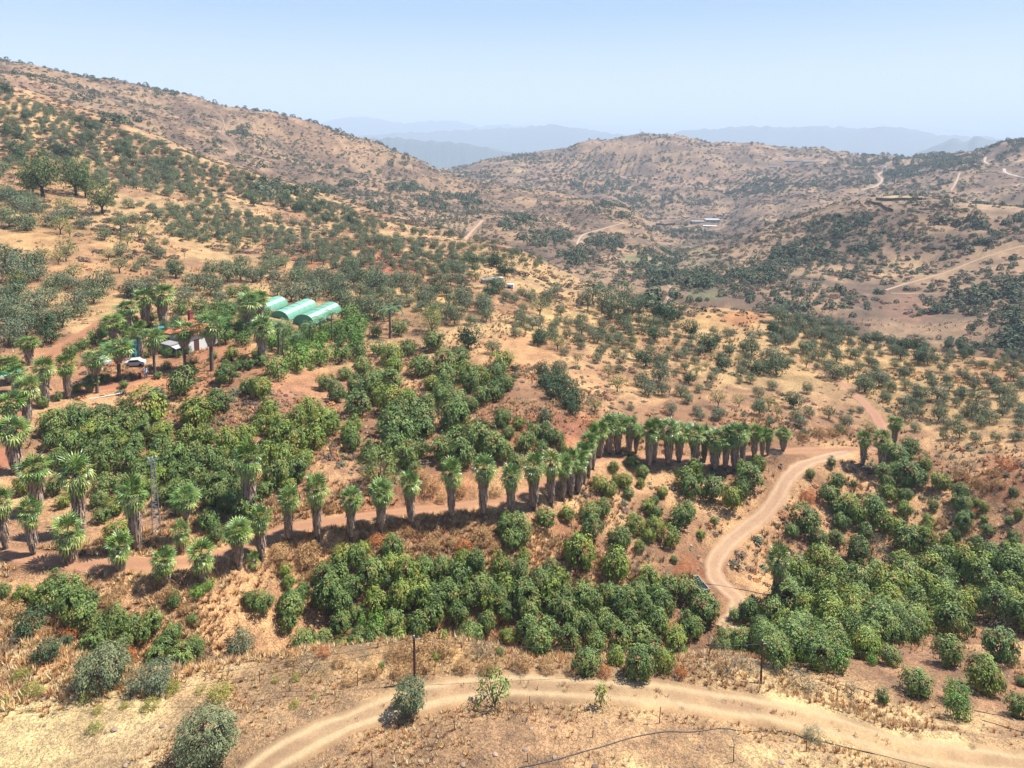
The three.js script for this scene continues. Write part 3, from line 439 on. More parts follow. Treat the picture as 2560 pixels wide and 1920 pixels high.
tile('avocado', 640, 1040, 'under_road', [[100, 155, 17, 2], [25, 133, 13, 2], [28, 142, 13, 2], [112, 140, 14, 1]], { rmin: 44 });
tile('avocado', 1280, 1040, 'palm_slope', [[5, 92, 24], [8, 104, 18], [28, 87, 20], [47, 83, 16], [68, 82, 21], [79, 80, 17], [67, 97, 22], [56, 113, 33], [94, 104, 24], [90, 127, 31], [106, 92, 20], [122, 94, 20, 2], [118, 102, 14], [138, 104, 20, 2], [146, 86, 22], [152, 80, 18], [142, 91, 14], [88, 43, 11], [103, 36, 15], [113, 47, 14], [76, 58, 17, 2], [84, 64, 15, 2], [98, 56, 15, 2], [101, 66, 12, 0], [90, 54, 10], [111, 58, 9], [130, 65, 12], [118, 77, 15], [125, 82, 14], [124, 72, 9], [150, 54, 20], [157, 46, 17], [172, 60, 28], [154, 62, 19], [190, 71, 22], [200, 62, 17], [206, 50, 26], [198, 43, 14], [213, 40, 15], [175, 90, 9], [163, 102, 9, 2], [140, 123, 8], [64, 128, 12], [110, 112, 12, 2]]);
tile('greyshrub', 1280, 1040, 'palm_slope', [[114, 120, 15, 1], [106, 130, 12, 1]]);
tile('avocado', 1280, 1040, 'palms_upper', [[5, 5, 14], [12, 22, 20, 0], [20, 12, 18], [30, 14, 20], [38, 18, 18], [26, 26, 16], [44, 28, 10], [3, 38, 18, 0]]);
tile('avocado', 1280, 1040, 'gully', [[118, 140, 25], [135, 146, 23], [126, 156, 22], [110, 150, 20], [5, 134, 25], [24, 142, 27], [15, 156, 24], [32, 132, 16], [60, 154, 23], [78, 152, 16], [92, 158, 24], [44, 158, 20], [10, 120, 14]], { rmin: 46 });
tile('avocado', 1280, 1440, 'gully', [[10, 14, 28], [30, 10, 24], [36, 24, 22], [15, 28, 24], [62, 12, 22], [70, 20, 23], [46, 30, 27], [56, 36, 24], [84, 15, 22], [98, 20, 27], [110, 12, 22], [130, 25, 25], [116, 30, 22], [126, 38, 25], [101, 38, 24], [80, 37, 23], [66, 42, 24], [30, 46, 27, 0], [15, 44, 27, 0], [74, 55, 23], [95, 52, 25, 0], [111, 50, 25, 0], [120, 60, 23],  [140, 50, 22], [151, 45, 22], [166, 27, 32, 3], [158, 42, 20], [142, 60, 22], [205, 29, 22], [193, 32, 14], [215, 42, 22], [186, 52, 23, 0], [200, 56, 27], [214, 58, 23], [182, 64, 20], [210, 22, 14]], { rmin: 42 });
tile('avocado', 1280, 1440, 'gully', [[110, 74, 30], [131, 72, 21], [90, 68, 20, 2], [65, 69, 27], [24, 58, 27, 0], [50, 55, 23]], { rmin: 34 });
tile('avocado', 640, 1440, 'gully', [[5, 22, 21], [30, 27, 26], [28, 40, 18], [60, 18, 29], [74, 26, 24, 0], [72, 38, 22], [86, 32, 16], [84, 8, 22], [125, 14, 27], [140, 12, 25], [155, 20, 25], [170, 12, 25], [190, 9, 27], [212, 12, 20], [140, 42, 25], [152, 34, 25, 0], [104, 22, 24, 2], [100, 51, 20], [88, 50, 16], [175, 30, 23], [200, 21, 22], [185, 48, 27, 0], [200, 40, 18], [40, 57, 25, 0], [58, 54, 20, 0], [74, 60, 18, 0], [86, 57, 20], [122, 53, 20], [110, 56, 14], [217, 50, 16], [214, 30, 20], [162, 52, 14]], { rmin: 42 });
tile('lemon', 640, 1440, 'gully', [[104, 43, 20, 1], [90, 38, 10, 1]], { rmin: 42 });
tile('avocado', 640, 1440, 'knoll_edge', [[155, 70, 8, 2], [108, 78, 7, 2], [211, 65, 8, 1], [161, 50, 10, 2]]);
tile('greyshrub', 640, 1440, 'knoll_edge', [[45, 76, 22, 1], [194, 64, 18, 1], [203, 76, 10, 1], [95, 68, 9, 0], [58, 80, 12, 1]]);
tile('avocado', 0, 1440, 'gully_left', [[215, 20, 15, 3], [48, 16, 28, 0], [60, 22, 28, 0], [72, 30, 27, 0], [36, 20, 19, 2], [84, 40, 20, 0], [100, 37, 24, 0], [115, 41, 23, 0], [130, 38, 21, 0], [80, 54, 26], [92, 48, 18, 0], [108, 57, 18], [122, 50, 16, 0], [140, 58, 22], [156, 68, 28, 0], [168, 60, 20], [134, 68, 18, 0], [150, 22, 14, 3], [166, 36, 11, 0], [148, 48, 18]], { rmin: 42 });
tile('carob', 0, 1440, 'knoll_edge', [[24, 42, 24, 0], [40, 64, 22, 1], [55, 58, 14, 1]]);
tile('greyshrub', 0, 1440, 'knoll_edge', [[8, 60, 16, 0], [180, 72, 16, 0], [172, 66, 12, 1]]);
tile('olive', 0, 1440, 'knoll_edge', [[208, 60, 24, 1]], { rmin: 40 });
tile('weed', 0, 1440, 'knoll', [[72, 106, 12], [84, 116, 9], [82, 131, 13], [107, 112, 8], [130, 112, 14], [26, 98, 14], [34, 100, 12], [18, 86, 14], [190, 100, 22], [174, 98, 10], [4, 108, 8], [146, 98, 16], [150, 96, 12]]);
tile('weed', 640, 1440, 'knoll', [[33, 111, 9], [50, 104, 6], [34, 88, 8], [17, 90, 6]]);
tile('avocado', 1920, 1040, 'bend_slope', [[53, 66, 20], [60, 76, 18], [35, 88, 28], [20, 98, 14, 0], [44, 104, 18], [46, 117, 28], [68, 76, 22], [76, 84, 20], [63, 90, 16], [60, 104, 15], [92, 76, 27], [104, 65, 18], [119, 69, 14], [118, 80, 15], [100, 90, 22, 2], [112, 92, 16], [84, 100, 16], [78, 116, 24], [119, 105, 29], [135, 104, 20], [128, 98, 16], [146, 117, 24], [155, 109, 14], [161, 101, 12], [104, 57, 15], [101, 48, 18], [109, 44, 14], [120, 49, 26], [130, 53, 20], [112, 31, 24], [104, 28, 12], [122, 27, 18], [135, 43, 16], [148, 55, 19], [143, 77, 11], [138, 88, 11], [138, 96, 10], [167, 66, 16], [168, 76, 18], [168, 92, 17], [172, 84, 12], [180, 110, 15], [190, 97, 13], [186, 78, 10], [208, 90, 9], [216, 84, 9], [212, 104, 12], [214, 109, 10], [131, 125, 10], [212, 65, 9], [60, 56, 16], [55, 40, 9], [37, 50, 9], [74, 58, 6, 2], [123, 58, 7], [180, 74, 8], [187, 88, 8, 2]]);
tile('greyshrub', 1920, 1040, 'bend_slope', [[94, 109, 14, 1], [98, 116, 12, 1], [132, 34, 12, 0], [162, 38, 12, 0], [176, 42, 10, 0], [150, 36, 8, 0], [197, 68, 8, 1], [200, 78, 9, 1], [187, 60, 10, 0], [164, 47, 12, 0], [6, 34, 12, 1], [58, 43, 6, 1]]);
tile('avocado', 1920, 1440, 'right_canopy', [[105, 68, 20, 0], [130, 90, 30], [157, 65, 28], [160, 38, 36], [124, 48, 25], [85, 55, 27], [188, 84, 35], [200, 58, 34], [217, 112, 22], [219, 90, 10], [99, 104, 14], [112, 42, 16]], { rmin: 34 });
tile('lemon', 1920, 1440, 'right_canopy', [[60, 72, 23, 0], [163, 100, 21, 0], [164, 114, 22, 0], [90, 73, 9, 1], [31, 70, 11, 1]], { rmin: 34 });
tile('greyshrub', 1920, 1440, 'right_canopy', [[39, 138, 19, 1], [30, 92, 22, 0], [42, 98, 16, 0], [22, 86, 16, 0], [5, 81, 14, 0], [72, 99, 18, 0], [112, 111, 11, 0], [130, 138, 7, 2], [177, 147, 6, 2], [117, 136, 6, 2], [203, 40, 20, 1], [195, 64, 20, 1], [88, 36, 20, 1], [108, 34, 18, 1], [131, 119, 4, 2]], { rmin: 34 });
tile('greyshrub', 1280, 1440, 'knoll_edge', [[186, 76, 24, 0], [206, 77, 18, 1], [199, 74, 16, 1], [24, 78, 5, 1], [171, 97, 4, 2], [123, 143, 6, 2], [147, 114, 4, 1]]);
tile('olive', 0, 600, 'left_slope', [[16, 17, 24], [30, 19, 20], [10, 28, 20], [22, 30, 18], [32, 28, 16], [45, 37, 18], [53, 34, 14], [62, 36, 15], [39, 47, 22], [80, 45, 22], [76, 38, 16], [88, 36, 24], [66, 54, 20], [53, 66, 22], [14, 64, 24], [26, 56, 24], [4, 60, 20], [22, 72, 22], [36, 68, 18], [6, 80, 24], [14, 86, 14], [137, 29, 14], [128, 39, 16], [118, 42, 18], [118, 23, 10], [124, 17, 12], [138, 11, 12], [130, 6, 12], [104, 8, 14], [165, 36, 15], [160, 46, 18], [176, 36, 17], [186, 40, 17], [182, 24, 16], [197, 29, 17], [208, 27, 18], [194, 22, 12], [218, 30, 14], [206, 18, 9], [190, 50, 13], [4, 14, 20], [70, 60, 14]]);
tile('carob', 0, 600, 'left_slope', [[43, 82, 18, 0], [40, 72, 18, 0], [152, 26, 15, 0], [148, 22, 10, 0], [112, 42, 16, 1], [16, 38, 14, 1]]);
tile('almond', 0, 600, 'left_slope', [[93, 11, 12], [103, 20, 15], [63, 26, 16], [57, 8, 18], [37, 12, 12], [200, 8, 8], [14, 34, 16], [212, 16, 10], [50, 14, 12]]);
tile('olive', 640, 600, 'near_slope', [[4, 28, 12], [10, 22, 14], [16, 30, 12], [33, 32, 18], [42, 26, 12], [57, 30, 17], [66, 34, 14], [76, 27, 14], [85, 25, 14], [94, 32, 20], [84, 33, 15], [107, 35, 20], [100, 38, 16], [117, 38, 14], [73, 42, 20], [62, 42, 14], [45, 45, 26], [30, 44, 20], [18, 42, 14], [52, 38, 14], [74, 49, 18], [90, 43, 14], [81, 54, 18], [92, 54, 16], [101, 58, 22], [110, 62, 16], [95, 62, 12], [119, 57, 15], [112, 48, 14], [130, 43, 14], [132, 52, 12], [138, 59, 7], [130, 34, 14], [122, 34, 12], [139, 34, 13], [151, 49, 13], [153, 57, 15], [146, 52, 10], [164, 62, 15], [172, 65, 18], [186, 68, 12], [180, 48, 16], [182, 55, 13], [176, 46, 12], [197, 55, 18], [199, 64, 14], [196, 50, 14], [210, 40, 13], [216, 48, 9], [205, 92, 14], [168, 34, 11], [177, 35, 12], [160, 34, 12], [154, 34, 9], [37, 24, 11], [58, 17, 8], [78, 18, 10], [80, 12, 9], [92, 18, 10], [70, 14, 8], [106, 6, 8], [119, 18, 7], [130, 25, 8], [135, 21, 6], [150, 23, 8], [158, 14, 8], [164, 22, 10], [176, 26, 11], [172, 22, 10], [12, 8, 9], [22, 6, 8], [30, 10, 9], [45, 6, 12], [62, 8, 8], [54, 10, 8], [88, 4, 9], [93, 10, 8], [124, 5, 9], [140, 10, 8]]);
tile('carob', 640, 600, 'near_slope', [[187, 17, 13, 0], [183, 12, 10, 0], [154, 42, 13, 0], [215, 24, 15, 0], [208, 18, 12, 0]]);
tile('almond', 640, 600, 'near_slope', [[25, 18, 10], [144, 28, 9], [200, 36, 10], [214, 46, 8], [190, 30, 10]]);
tile('olive', 1280, 640, 'near_slope', [[42, 47, 9], [40, 55, 9], [38, 58, 8], [3, 65, 10], [10, 54, 14], [18, 58, 12], [6, 50, 10], [60, 53, 11], [60, 62, 13], [68, 62, 8], [60, 73, 9], [78, 65, 7], [87, 64, 9], [103, 67, 8], [104, 73, 8], [103, 79, 8], [120, 75, 7], [142, 73, 8], [149, 80, 6], [155, 70, 8], [174, 64, 8], [174, 73, 8], [186, 66, 8], [191, 66, 6], [206, 69, 9], [214, 67, 8], [207, 79, 16], [200, 78, 10], [188, 82, 9], [79, 78, 9], [76, 82, 8], [74, 88, 10], [96, 86, 9], [92, 97, 8], [133, 86, 10], [130, 91, 10], [125, 92, 7], [136, 80, 8], [158, 89, 9], [142, 100, 7], [128, 102, 18], [112, 106, 15], [118, 113, 17], [130, 115, 13], [146, 115, 13], [152, 122, 12], [162, 114, 9], [172, 105, 9], [170, 112, 7], [197, 107, 7], [213, 117, 11], [179, 135, 12], [176, 138, 9], [160, 133, 10], [163, 138, 8], [138, 132, 11], [103, 130, 7], [86, 50, 10], [92, 53, 10], [100, 54, 11], [110, 55, 11], [119, 56, 12], [126, 56, 11], [134, 60, 8], [142, 60, 8], [214, 131, 14], [214, 128, 10], [200, 136, 5], [216, 85, 5], [10, 44, 9], [2, 36, 10], [8, 30, 9], [16, 34, 12], [30, 36, 14], [36, 30, 10]]);
tile('carob', 1280, 640, 'near_slope', [[27, 68, 16, 0], [22, 72, 12, 0], [123, 66, 15, 0], [154, 63, 15, 0], [167, 74, 16, 0], [172, 78, 10, 0], [116, 88, 17, 0], [182, 92, 15, 1], [207, 95, 14, 0], [215, 96, 14, 0], [153, 105, 12, 0], [76, 65, 6, 0], [177, 72, 9, 0]]);
tile('almond', 1280, 640, 'near_slope', [[24, 41, 18, 0], [40, 73, 15, 2], [12, 62, 9], [178, 123, 14, 2], [196, 124, 12, 2], [91, 108, 17, 2], [83, 99, 10, 2], [196, 88, 8, 2], [172, 85, 8, 2], [57, 88, 9], [168, 94, 8], [72, 128, 12, 2], [188, 74, 7], [160, 98, 10]]);
tile('carob', 1280, 640, 'three_dark', [[26, 97, 13, 1], [40, 96, 15, 0], [33, 104, 17, 0], [28, 108, 14, 1], [44, 104, 12, 0], [40, 114, 16, 0], [50, 116, 18, 0], [55, 124, 14, 0], [48, 124, 16, 0], [34, 118, 14, 1], [53, 132, 12, 0], [28, 139, 15, 1], [2, 104, 8, 0], [2, 96, 7, 1]]);
tile('gum', 1280, 640, 'eucalyptus', [[70, 30, 15, 0], [78, 36, 17, 0], [86, 32, 14, 0], [97, 32, 15, 0], [104, 39, 16, 0], [66, 38, 13, 1], [92, 41, 16, 0], [111, 38, 12, 1], [84, 44, 14, 0], [100, 46, 14, 1], [60, 35, 10, 1], [110, 45, 12, 0]]);
tile('carob', 1280, 640, 'eucalyptus', [[133, 50, 18, 1], [128, 46, 12, 1], [141, 50, 12, 1], [147, 45, 8, 0]]);
tile('olive', 1920, 640, 'right_slope', [[4, 85, 16], [8, 95, 18], [2, 94, 12], [17, 90, 12], [38, 88, 8], [42, 95, 6], [34, 79, 13], [30, 77, 10], [49, 84, 6], [56, 98, 18], [62, 101, 10], [58, 80, 7], [60, 84, 6], [71, 83, 9], [76, 85, 9], [79, 94, 10], [88, 84, 9], [87, 90, 9], [92, 92, 9], [84, 110, 17], [88, 103, 11], [80, 106, 9], [96, 106, 15], [104, 110, 12], [108, 114, 8], [110, 93, 9], [120, 93, 6], [118, 101, 11], [119, 110, 10], [124, 98, 6], [115, 84, 12], [108, 80, 10], [130, 87, 13], [138, 88, 13], [139, 102, 7], [142, 106, 7], [157, 86, 9], [155, 91, 7], [155, 106, 6], [142, 110, 9], [128, 113, 10], [133, 119, 14], [128, 120, 10], [147, 118, 14], [152, 122, 8], [122, 123, 9], [119, 137, 13], [148, 136, 14, 2], [170, 118, 12], [165, 119, 10], [180, 120, 12], [188, 118, 8], [163, 126, 8], [200, 117, 13], [208, 116, 14], [205, 127, 13], [183, 134, 15], [192, 138, 14], [184, 142, 12], [176, 132, 12], [170, 134, 10], [165, 139, 9], [166, 151, 14], [179, 157, 10], [197, 156, 10], [152, 155, 8], [217, 155, 9], [212, 156, 8], [127, 147, 10], [219, 107, 9], [218, 112, 9], [219, 138, 10], [34, 114, 10], [4, 111, 10], [24, 137, 12], [28, 143, 11], [36, 135, 10], [31, 152, 9], [67, 142, 13], [72, 134, 5], [80, 132, 7], [2, 143, 8]]);
tile('carob', 1920, 640, 'right_slope', [[22, 125, 14, 0], [4, 62, 12, 0], [9, 66, 10, 0], [85, 73, 8, 0]]);
tile('almond', 1920, 640, 'right_slope', [[33, 91, 10, 2], [88, 147, 12, 2], [53, 134, 12], [1, 126, 12, 2], [8, 134, 10, 2], [62, 150, 9], [72, 118, 7], [172, 98, 6], [194, 97, 8]]);
tile('olive', 0, 120, 'left_slope', [[8, 147, 18], [3, 142, 12], [54, 142, 16], [62, 142, 12], [72, 150, 14], [90, 160, 13], [110, 134, 10], [132, 138, 9], [136, 144, 10], [148, 142, 7], [122, 134, 6], [115, 146, 10], [156, 149, 8], [150, 152, 9], [164, 155, 9], [172, 148, 8], [178, 154, 8], [190, 160, 10], [186, 150, 9], [198, 156, 8], [208, 160, 10], [36, 137, 11], [20, 132, 12], [30, 132, 12], [6, 126, 14], [14, 130, 12], [8, 96, 12], [2, 104, 12], [20, 100, 10], [118, 118, 9], [130, 120, 8], [144, 124, 9], [100, 118, 10], [92, 104, 8], [90, 110, 8], [84, 112, 8]]);
tile('almond', 0, 120, 'left_slope', [[56, 134, 16, 0], [104, 150, 14, 1], [52, 152, 16, 2], [60, 158, 10, 2], [28, 150, 10, 2], [120, 158, 12], [110, 164, 12, 2]]);
tile('carob', 0, 120, 'left_slope', [[14, 90, 16, 0], [20, 96, 10, 0], [4, 34, 10, 0], [8, 36, 8, 0], [50, 88, 12, 1], [60, 90, 12, 1], [112, 92, 12, 1], [22, 58, 9, 1], [68, 62, 8, 1]]);
tile('pine', 0, 120, 'pines', [[36, 109, 31], [27, 115, 18], [65, 111, 25], [73, 119, 16], [88, 130, 21]], { sy: 1.05 });
tile('dryshrub', 640, 1040, 'bank', [[104, 107, 14, 0], [180, 113, 16, 0], [20, 118, 18, 1], [44, 124, 20, 1], [52, 136, 14, 1], [48, 112, 12, 1], [170, 108, 12, 1], [196, 104, 18, 1], [206, 112, 12, 1], [152, 112, 14, 1], [64, 80, 10, 2], [142, 52, 16, 1], [150, 60, 18, 2], [160, 72, 10, 1], [176, 66, 12, 2], [206, 66, 12, 1], [132, 100, 10, 2]], { rmin: 30 });
tile('dryshrub', 1920, 1040, 'bend_slope', [[34, 70, 13, 0], [178, 83, 8, 0], [172, 98, 9, 1], [150, 92, 10, 1], [196, 50, 12, 2], [206, 42, 14, 0], [186, 60, 14, 2], [212, 76, 12, 1], [200, 58, 12, 1], [176, 58, 12, 2], [168, 52, 14, 2], [45, 15, 12, 2], [56, 14, 10, 2], [30, 18, 10, 2], [66, 12, 8, 1]]);
tile('dryshrub', 0, 1440, 'knoll_edge', [[10, 30, 20, 1], [44, 36, 14, 1], [60, 50, 14, 0], [108, 70, 18, 0], [5, 44, 12, 1], [146, 14, 14, 1], [160, 28, 12, 1], [98, 22, 14, 1], [106, 12, 12, 1], [36, 50, 12, 1]], { rmin: 30 });
tile('dryshrub', 640, 1440, 'knoll_edge', [[58, 66, 12, 0], [32, 72, 12, 1], [150, 60, 24, 1], [135, 66, 20, 1], [165, 64, 18, 1], [120, 66, 16, 1], [80, 90, 12, 1], [100, 84, 14, 1], [207, 38, 10, 0], [144, 76, 18, 1], [178, 78, 14, 1], [200, 80, 14, 1], [124, 82, 16, 1], [72, 74, 12, 1]]);
tile('dryshrub', 1280, 1440, 'knoll_edge', [[146, 84, 12, 0], [80, 82, 12, 0], [104, 74, 10, 1], [10, 76, 16, 1], [30, 78, 14, 1], [52, 80, 12, 1], [40, 67, 10, 1], [180, 80, 10, 1]]);
// the dense canopy at the lower right and fillers between the listed crowns
{
  const R = rng(4), fill = (k, region, poly, n, w, tint, opt = {}) => {
    const us = poly.map((p) => p[0]), vs = poly.map((p) => p[1]); let made = 0;
    for (let t = 0; t < n * 14 && made < n; t++) {
      const u = mix(Math.min(...us), Math.max(...us), R()), v = mix(Math.min(...vs), Math.max(...vs), R()); let inside = false;
      for (let i = 0, j = poly.length - 1; i < poly.length; j = i++) if ((poly[i][1] > v) !== (poly[j][1] > v) && u < ((poly[j][0] - poly[i][0]) * (v - poly[i][1])) / (poly[j][1] - poly[i][1]) + poly[i][0]) inside = !inside;
      if (!inside) continue;
      const wpx = w * (.75 + R() * .5), s = stand(u, v, wpx, SPEC[k].cy, opt.rmin || 8); if (!s || crowded(s.P.x, s.P.z, s.W, opt.f || .36) || (k === 'olive' && fbm(s.P.x / 24, s.P.z / 24, 57, 3) < R() * .5 - .38)) continue;
      const p = { k, P: s.P, W: s.W, u, v, wpx, region, tint: tint === -2 ? (R() < .4 ? 2 : R() < .75 ? 0 : 1) : tint ?? Math.floor(R() * TINTS[k].length * .999), sy: .85 + R() * .3 }; PLANTS.push(p); occupy(p); made++;
    }
  };
  fill('avocado', 'right_canopy', [[1905, 1500], [1960, 1450], [2060, 1420], [2180, 1440], [2260, 1410], [2400, 1395], [2575, 1370], [2580, 1560], [2480, 1530], [2380, 1540], [2260, 1560], [2200, 1610], [2050, 1640], [1940, 1640], [1890, 1590], [1930, 1540]], 105, 74, -2, { rmin: 40, f: .33 });
  fill('avocado', 'gully', [[700, 1420], [1000, 1400], [1300, 1390], [1600, 1420], [1720, 1470], [1700, 1600], [1560, 1640], [1300, 1600], [1000, 1590], [860, 1570], [760, 1500]], 22, 66, null, { rmin: 42, f: .33 });
  fill('avocado', 'pylon_orchard', [[110, 1050], [330, 1030], [560, 1120], [640, 1200], [620, 1300], [420, 1240], [260, 1230], [200, 1150], [100, 1120]], 22, 60, null, { f: .34 });
  fill('lemon', 'greenhouse', [[665, 812], [760, 822], [860, 800], [905, 800], [900, 850], [820, 860], [700, 868], [660, 850]], 26, 40, null, { f: .3 });
  fill('olive', 'left_slope', [[1080, 560], [1200, 590], [1300, 618], [1420, 672], [1300, 665], [1150, 615]], 44, 15, null, { f: .4 });
  fill('lemon', 'yard', [[500, 790], [640, 760], [655, 840], [560, 850], [520, 830]], 14, 42, 2, { f: .3 });
  fill('carob', 'yard', [[395, 800], [440, 790], [450, 830], [400, 850]], 4, 40, 0, { f: .3 });
  fill('lemon', 'yard', [[385, 868], [470, 868], [470, 884], [390, 886]], 5, 24, 2, { f: .4 });
  fill('lemon', 'yard', [[510, 765], [640, 740], [660, 780], [640, 830], [560, 830], [525, 810]], 12, 42, 2, { f: .34 });
  fill('lemon', 'yard', [[250, 800], [330, 780], [420, 800], [420, 860], [300, 880], [240, 870]], 9, 34, 2, { f: .4 });
  fill('avocado', 'yard', [[540, 920], [650, 880], [660, 900], [560, 945]], 5, 34, null, { f: .4 });
  fill('olive', 'left_slope', [[0, 720], [120, 760], [110, 850], [0, 860]], 8, 66, null, { f: .36 });
  fill('olive', 'right_slope', [[1920, 770], [2060, 770], [2140, 850], [2080, 870], [1960, 850], [1920, 860]], 46, 27, 0, { f: .34 });
  fill('olive', 'left_slope', [[240, 470], [520, 490], [760, 540], [1000, 590], [1240, 650], [1180, 690], [1000, 670], [640, 630], [300, 590]], 250, 21, null, { f: .44 });
  fill('olive', 'near_slope', [[640, 640], [900, 640], [1000, 690], [1240, 760], [1100, 780], [900, 740], [700, 720]], 34, 32, null, { f: .42 });
  fill('olive', 'left_slope', [[0, 330], [240, 360], [460, 430], [560, 500], [300, 520], [100, 420], [0, 440]], 110, 22, null, { f: .45 });
  fill('olive', 'left_slope', [[-30, 250], [0, 225], [100, 255], [230, 300], [400, 355], [600, 425], [790, 490], [940, 540], [1120, 590], [1240, 640], [1100, 640], [900, 580], [700, 520], [460, 440], [240, 370], [0, 330]], 400, 16, null, { f: .42 });
  fill('carob', 'left_slope', [[-30, 250], [100, 265], [330, 340], [600, 430], [940, 550], [900, 570], [600, 500], [240, 370], [0, 330]], 34, 24, null, { f: .36 });
  fill('olive', 'right_slope', [[1900, 760], [2100, 800], [2300, 860], [2560, 880], [2560, 925], [2300, 900], [2080, 860]], 44, 20, null, { f: .4 });
  fill('carob', 'right_slope', [[2150, 830], [2560, 870], [2560, 900], [2250, 880]], 12, 30, null, { f: .4 });
  fill('olive', 'near_slope', [[1280, 780], [1500, 800], [1700, 830], [1900, 870], [1900, 960], [1700, 940], [1500, 900], [1300, 850]], 46, 28, null, { f: .55 });
  fill('olive', 'right_slope', [[1960, 870], [2200, 900], [2560, 930], [2560, 1060], [2350, 1060], [2150, 960]], 40, 30, null, { f: .55 });
  fill('olive', 'left_slope', [[0, 470], [140, 500], [180, 560], [60, 560], [0, 540]], 8, 44, null, { f: .5 });
}
// ---------- fan palms ----------
const ORD = ['first', 'second', 'third', 'fourth', 'fifth', 'sixth', 'seventh', 'eighth', 'ninth', 'tenth', 'eleventh', 'twelfth', 'thirteenth', 'fourteenth', 'fifteenth', 'sixteenth', 'seventeenth', 'eighteenth', 'nineteenth', 'twentieth', 'twenty-first', 'twenty-second'];
const palmTints = [alb(102, 134, 52, .63), alb(130, 152, 68, .64), alb(168, 174, 102, .68), alb(174, 158, 108, .62)].map((c) => { const m = new THREE.MeshPhysicalMaterial({ vertexColors: true, roughness: .42, side: THREE.DoubleSide, transmission: .15, thickness: 0 }); m.color.setRGB(...c); return m; });
function frondGeometry(seed, stalk = .72, fan = .82, soft = 1) {
  const R = rng(seed), L = leafCloud(), n = 11;
  const W = [.95, 1, .8];
  L.tri([-.03, 0, 0], [.03, 0, 0], [.02, .06, stalk], [1.15, 1.05, .8]); L.tri([-.03, 0, 0], [.02, .06, stalk], [-.02, .06, stalk], [1.15, 1.05, .8]);
  for (let i = 0; i < n; i++) {
    const a = ((i / (n - 1)) - .5) * 3.7, len = fan * (1 - .22 * Math.abs(a) / 1.85) * (.9 + R() * .2), s = Math.sin(a), c = Math.cos(a), up = i % 2 ? .02 : -.01, w = .066;
    const P = (t, side, y) => [s * t + c * side, .06 + y, stalk + c * t - s * side], k = .6 + R() * .75, col = [W[0] * k, W[1] * k, W[2] * k], dr = (.05 + R() * .06) * soft, tipd = (.2 + R() * .22) * soft;
    const A = P(.03, 0, 0), B = P(len * .6, -w, -dr + up), C = P(len * .6, w, -dr + up), M = P(len * .6, 0, -dr + .03 + up), T = P(len * .97, 0, -dr - tipd);
    L.tri(A, B, M, col); L.tri(A, M, C, col); L.tri(B, T, M, col); L.tri(M, T, C, col);
  }
  return L.geometry();
}
const FRONDS = [frondGeometry(11, .8, .95, .3), frondGeometry(12, .75, .95, .45), frondGeometry(13, .7, .9, 1), frondGeometry(14, .75, .85, 1.3)];
const thatchMat = new THREE.MeshStandardMaterial({ vertexColors: true, roughness: 1, side: THREE.DoubleSide });
thatchMat.color.setRGB(...alb(178, 152, 130, .7));
const palmTrunkMat = std(alb(128, 108, 92, .4), .95);
function thatch(seed, top, bottom, rt, rb, n) {
  const R = rng(seed), L = leafCloud(), rad = (y) => { const t = (top - y) / (top - bottom); return mix(rt, rb, t) * (1 - .35 * smooth(.82, 1, t)) * (.62 + .38 * smooth(0, .12, t)); };
  for (let i = 0; i < n; i++) {
    const y1 = mix(top, bottom + .3, R()), len = .6 + R() * 1.0, y2 = Math.max(bottom - .1, y1 - len), a = R() * 6.283, a2 = a + (R() - .5) * .25, r1 = rad(y1) * (.78 + R() * .18), r2 = rad(y2) * (.9 + R() * .4), w = .05 + R() * .06, k = .4 + R() * .95, c = [k, k * (.96 + R() * .08), k * (.95 + R() * .1)];
    const p = (r, q, y, d) => [Math.cos(q) * r - Math.sin(q) * d, y, Math.sin(q) * r + Math.cos(q) * d];
    L.tri(p(r1, a, y1, -w), p(r1, a, y1, w), p(r2, a2, y2, w * .7), c); L.tri(p(r1, a, y1, -w), p(r2, a2, y2, w * .7), p(r2, a2, y2, -w * .5), c);
  }
  const N = 10, M = 12;                                             // the packed inside
  for (let j = 0; j < N; j++) for (let i = 0; i < M; i++) {
    const q = (u, v) => { const y = mix(top, bottom, v / N), a = (u / M) * 6.283, r = rad(y) * (.80 + .16 * hash(u % M, v, seed)); return [Math.cos(a) * r, y, Math.sin(a) * r]; }, k = .42 + .3 * hash(i, j, seed + 3), c = [k, k, k];
    L.tri(q(i, j), q(i + 1, j), q(i + 1, j + 1), c); L.tri(q(i, j), q(i + 1, j + 1), q(i, j + 1), c);
  }
  return L.geometry();
}
function trunkGeometry(h, r0, r1) { const p = []; for (let i = 0; i <= 14; i++) { const t = i / 14; p.push(new THREE.Vector2(mix(r0, r1, t) * (1 + (i % 2 ? .05 : 0) + (i === 0 ? .35 : 0)), -.3 + t * (h + .3))); } return new THREE.LatheGeometry(p, 9); }
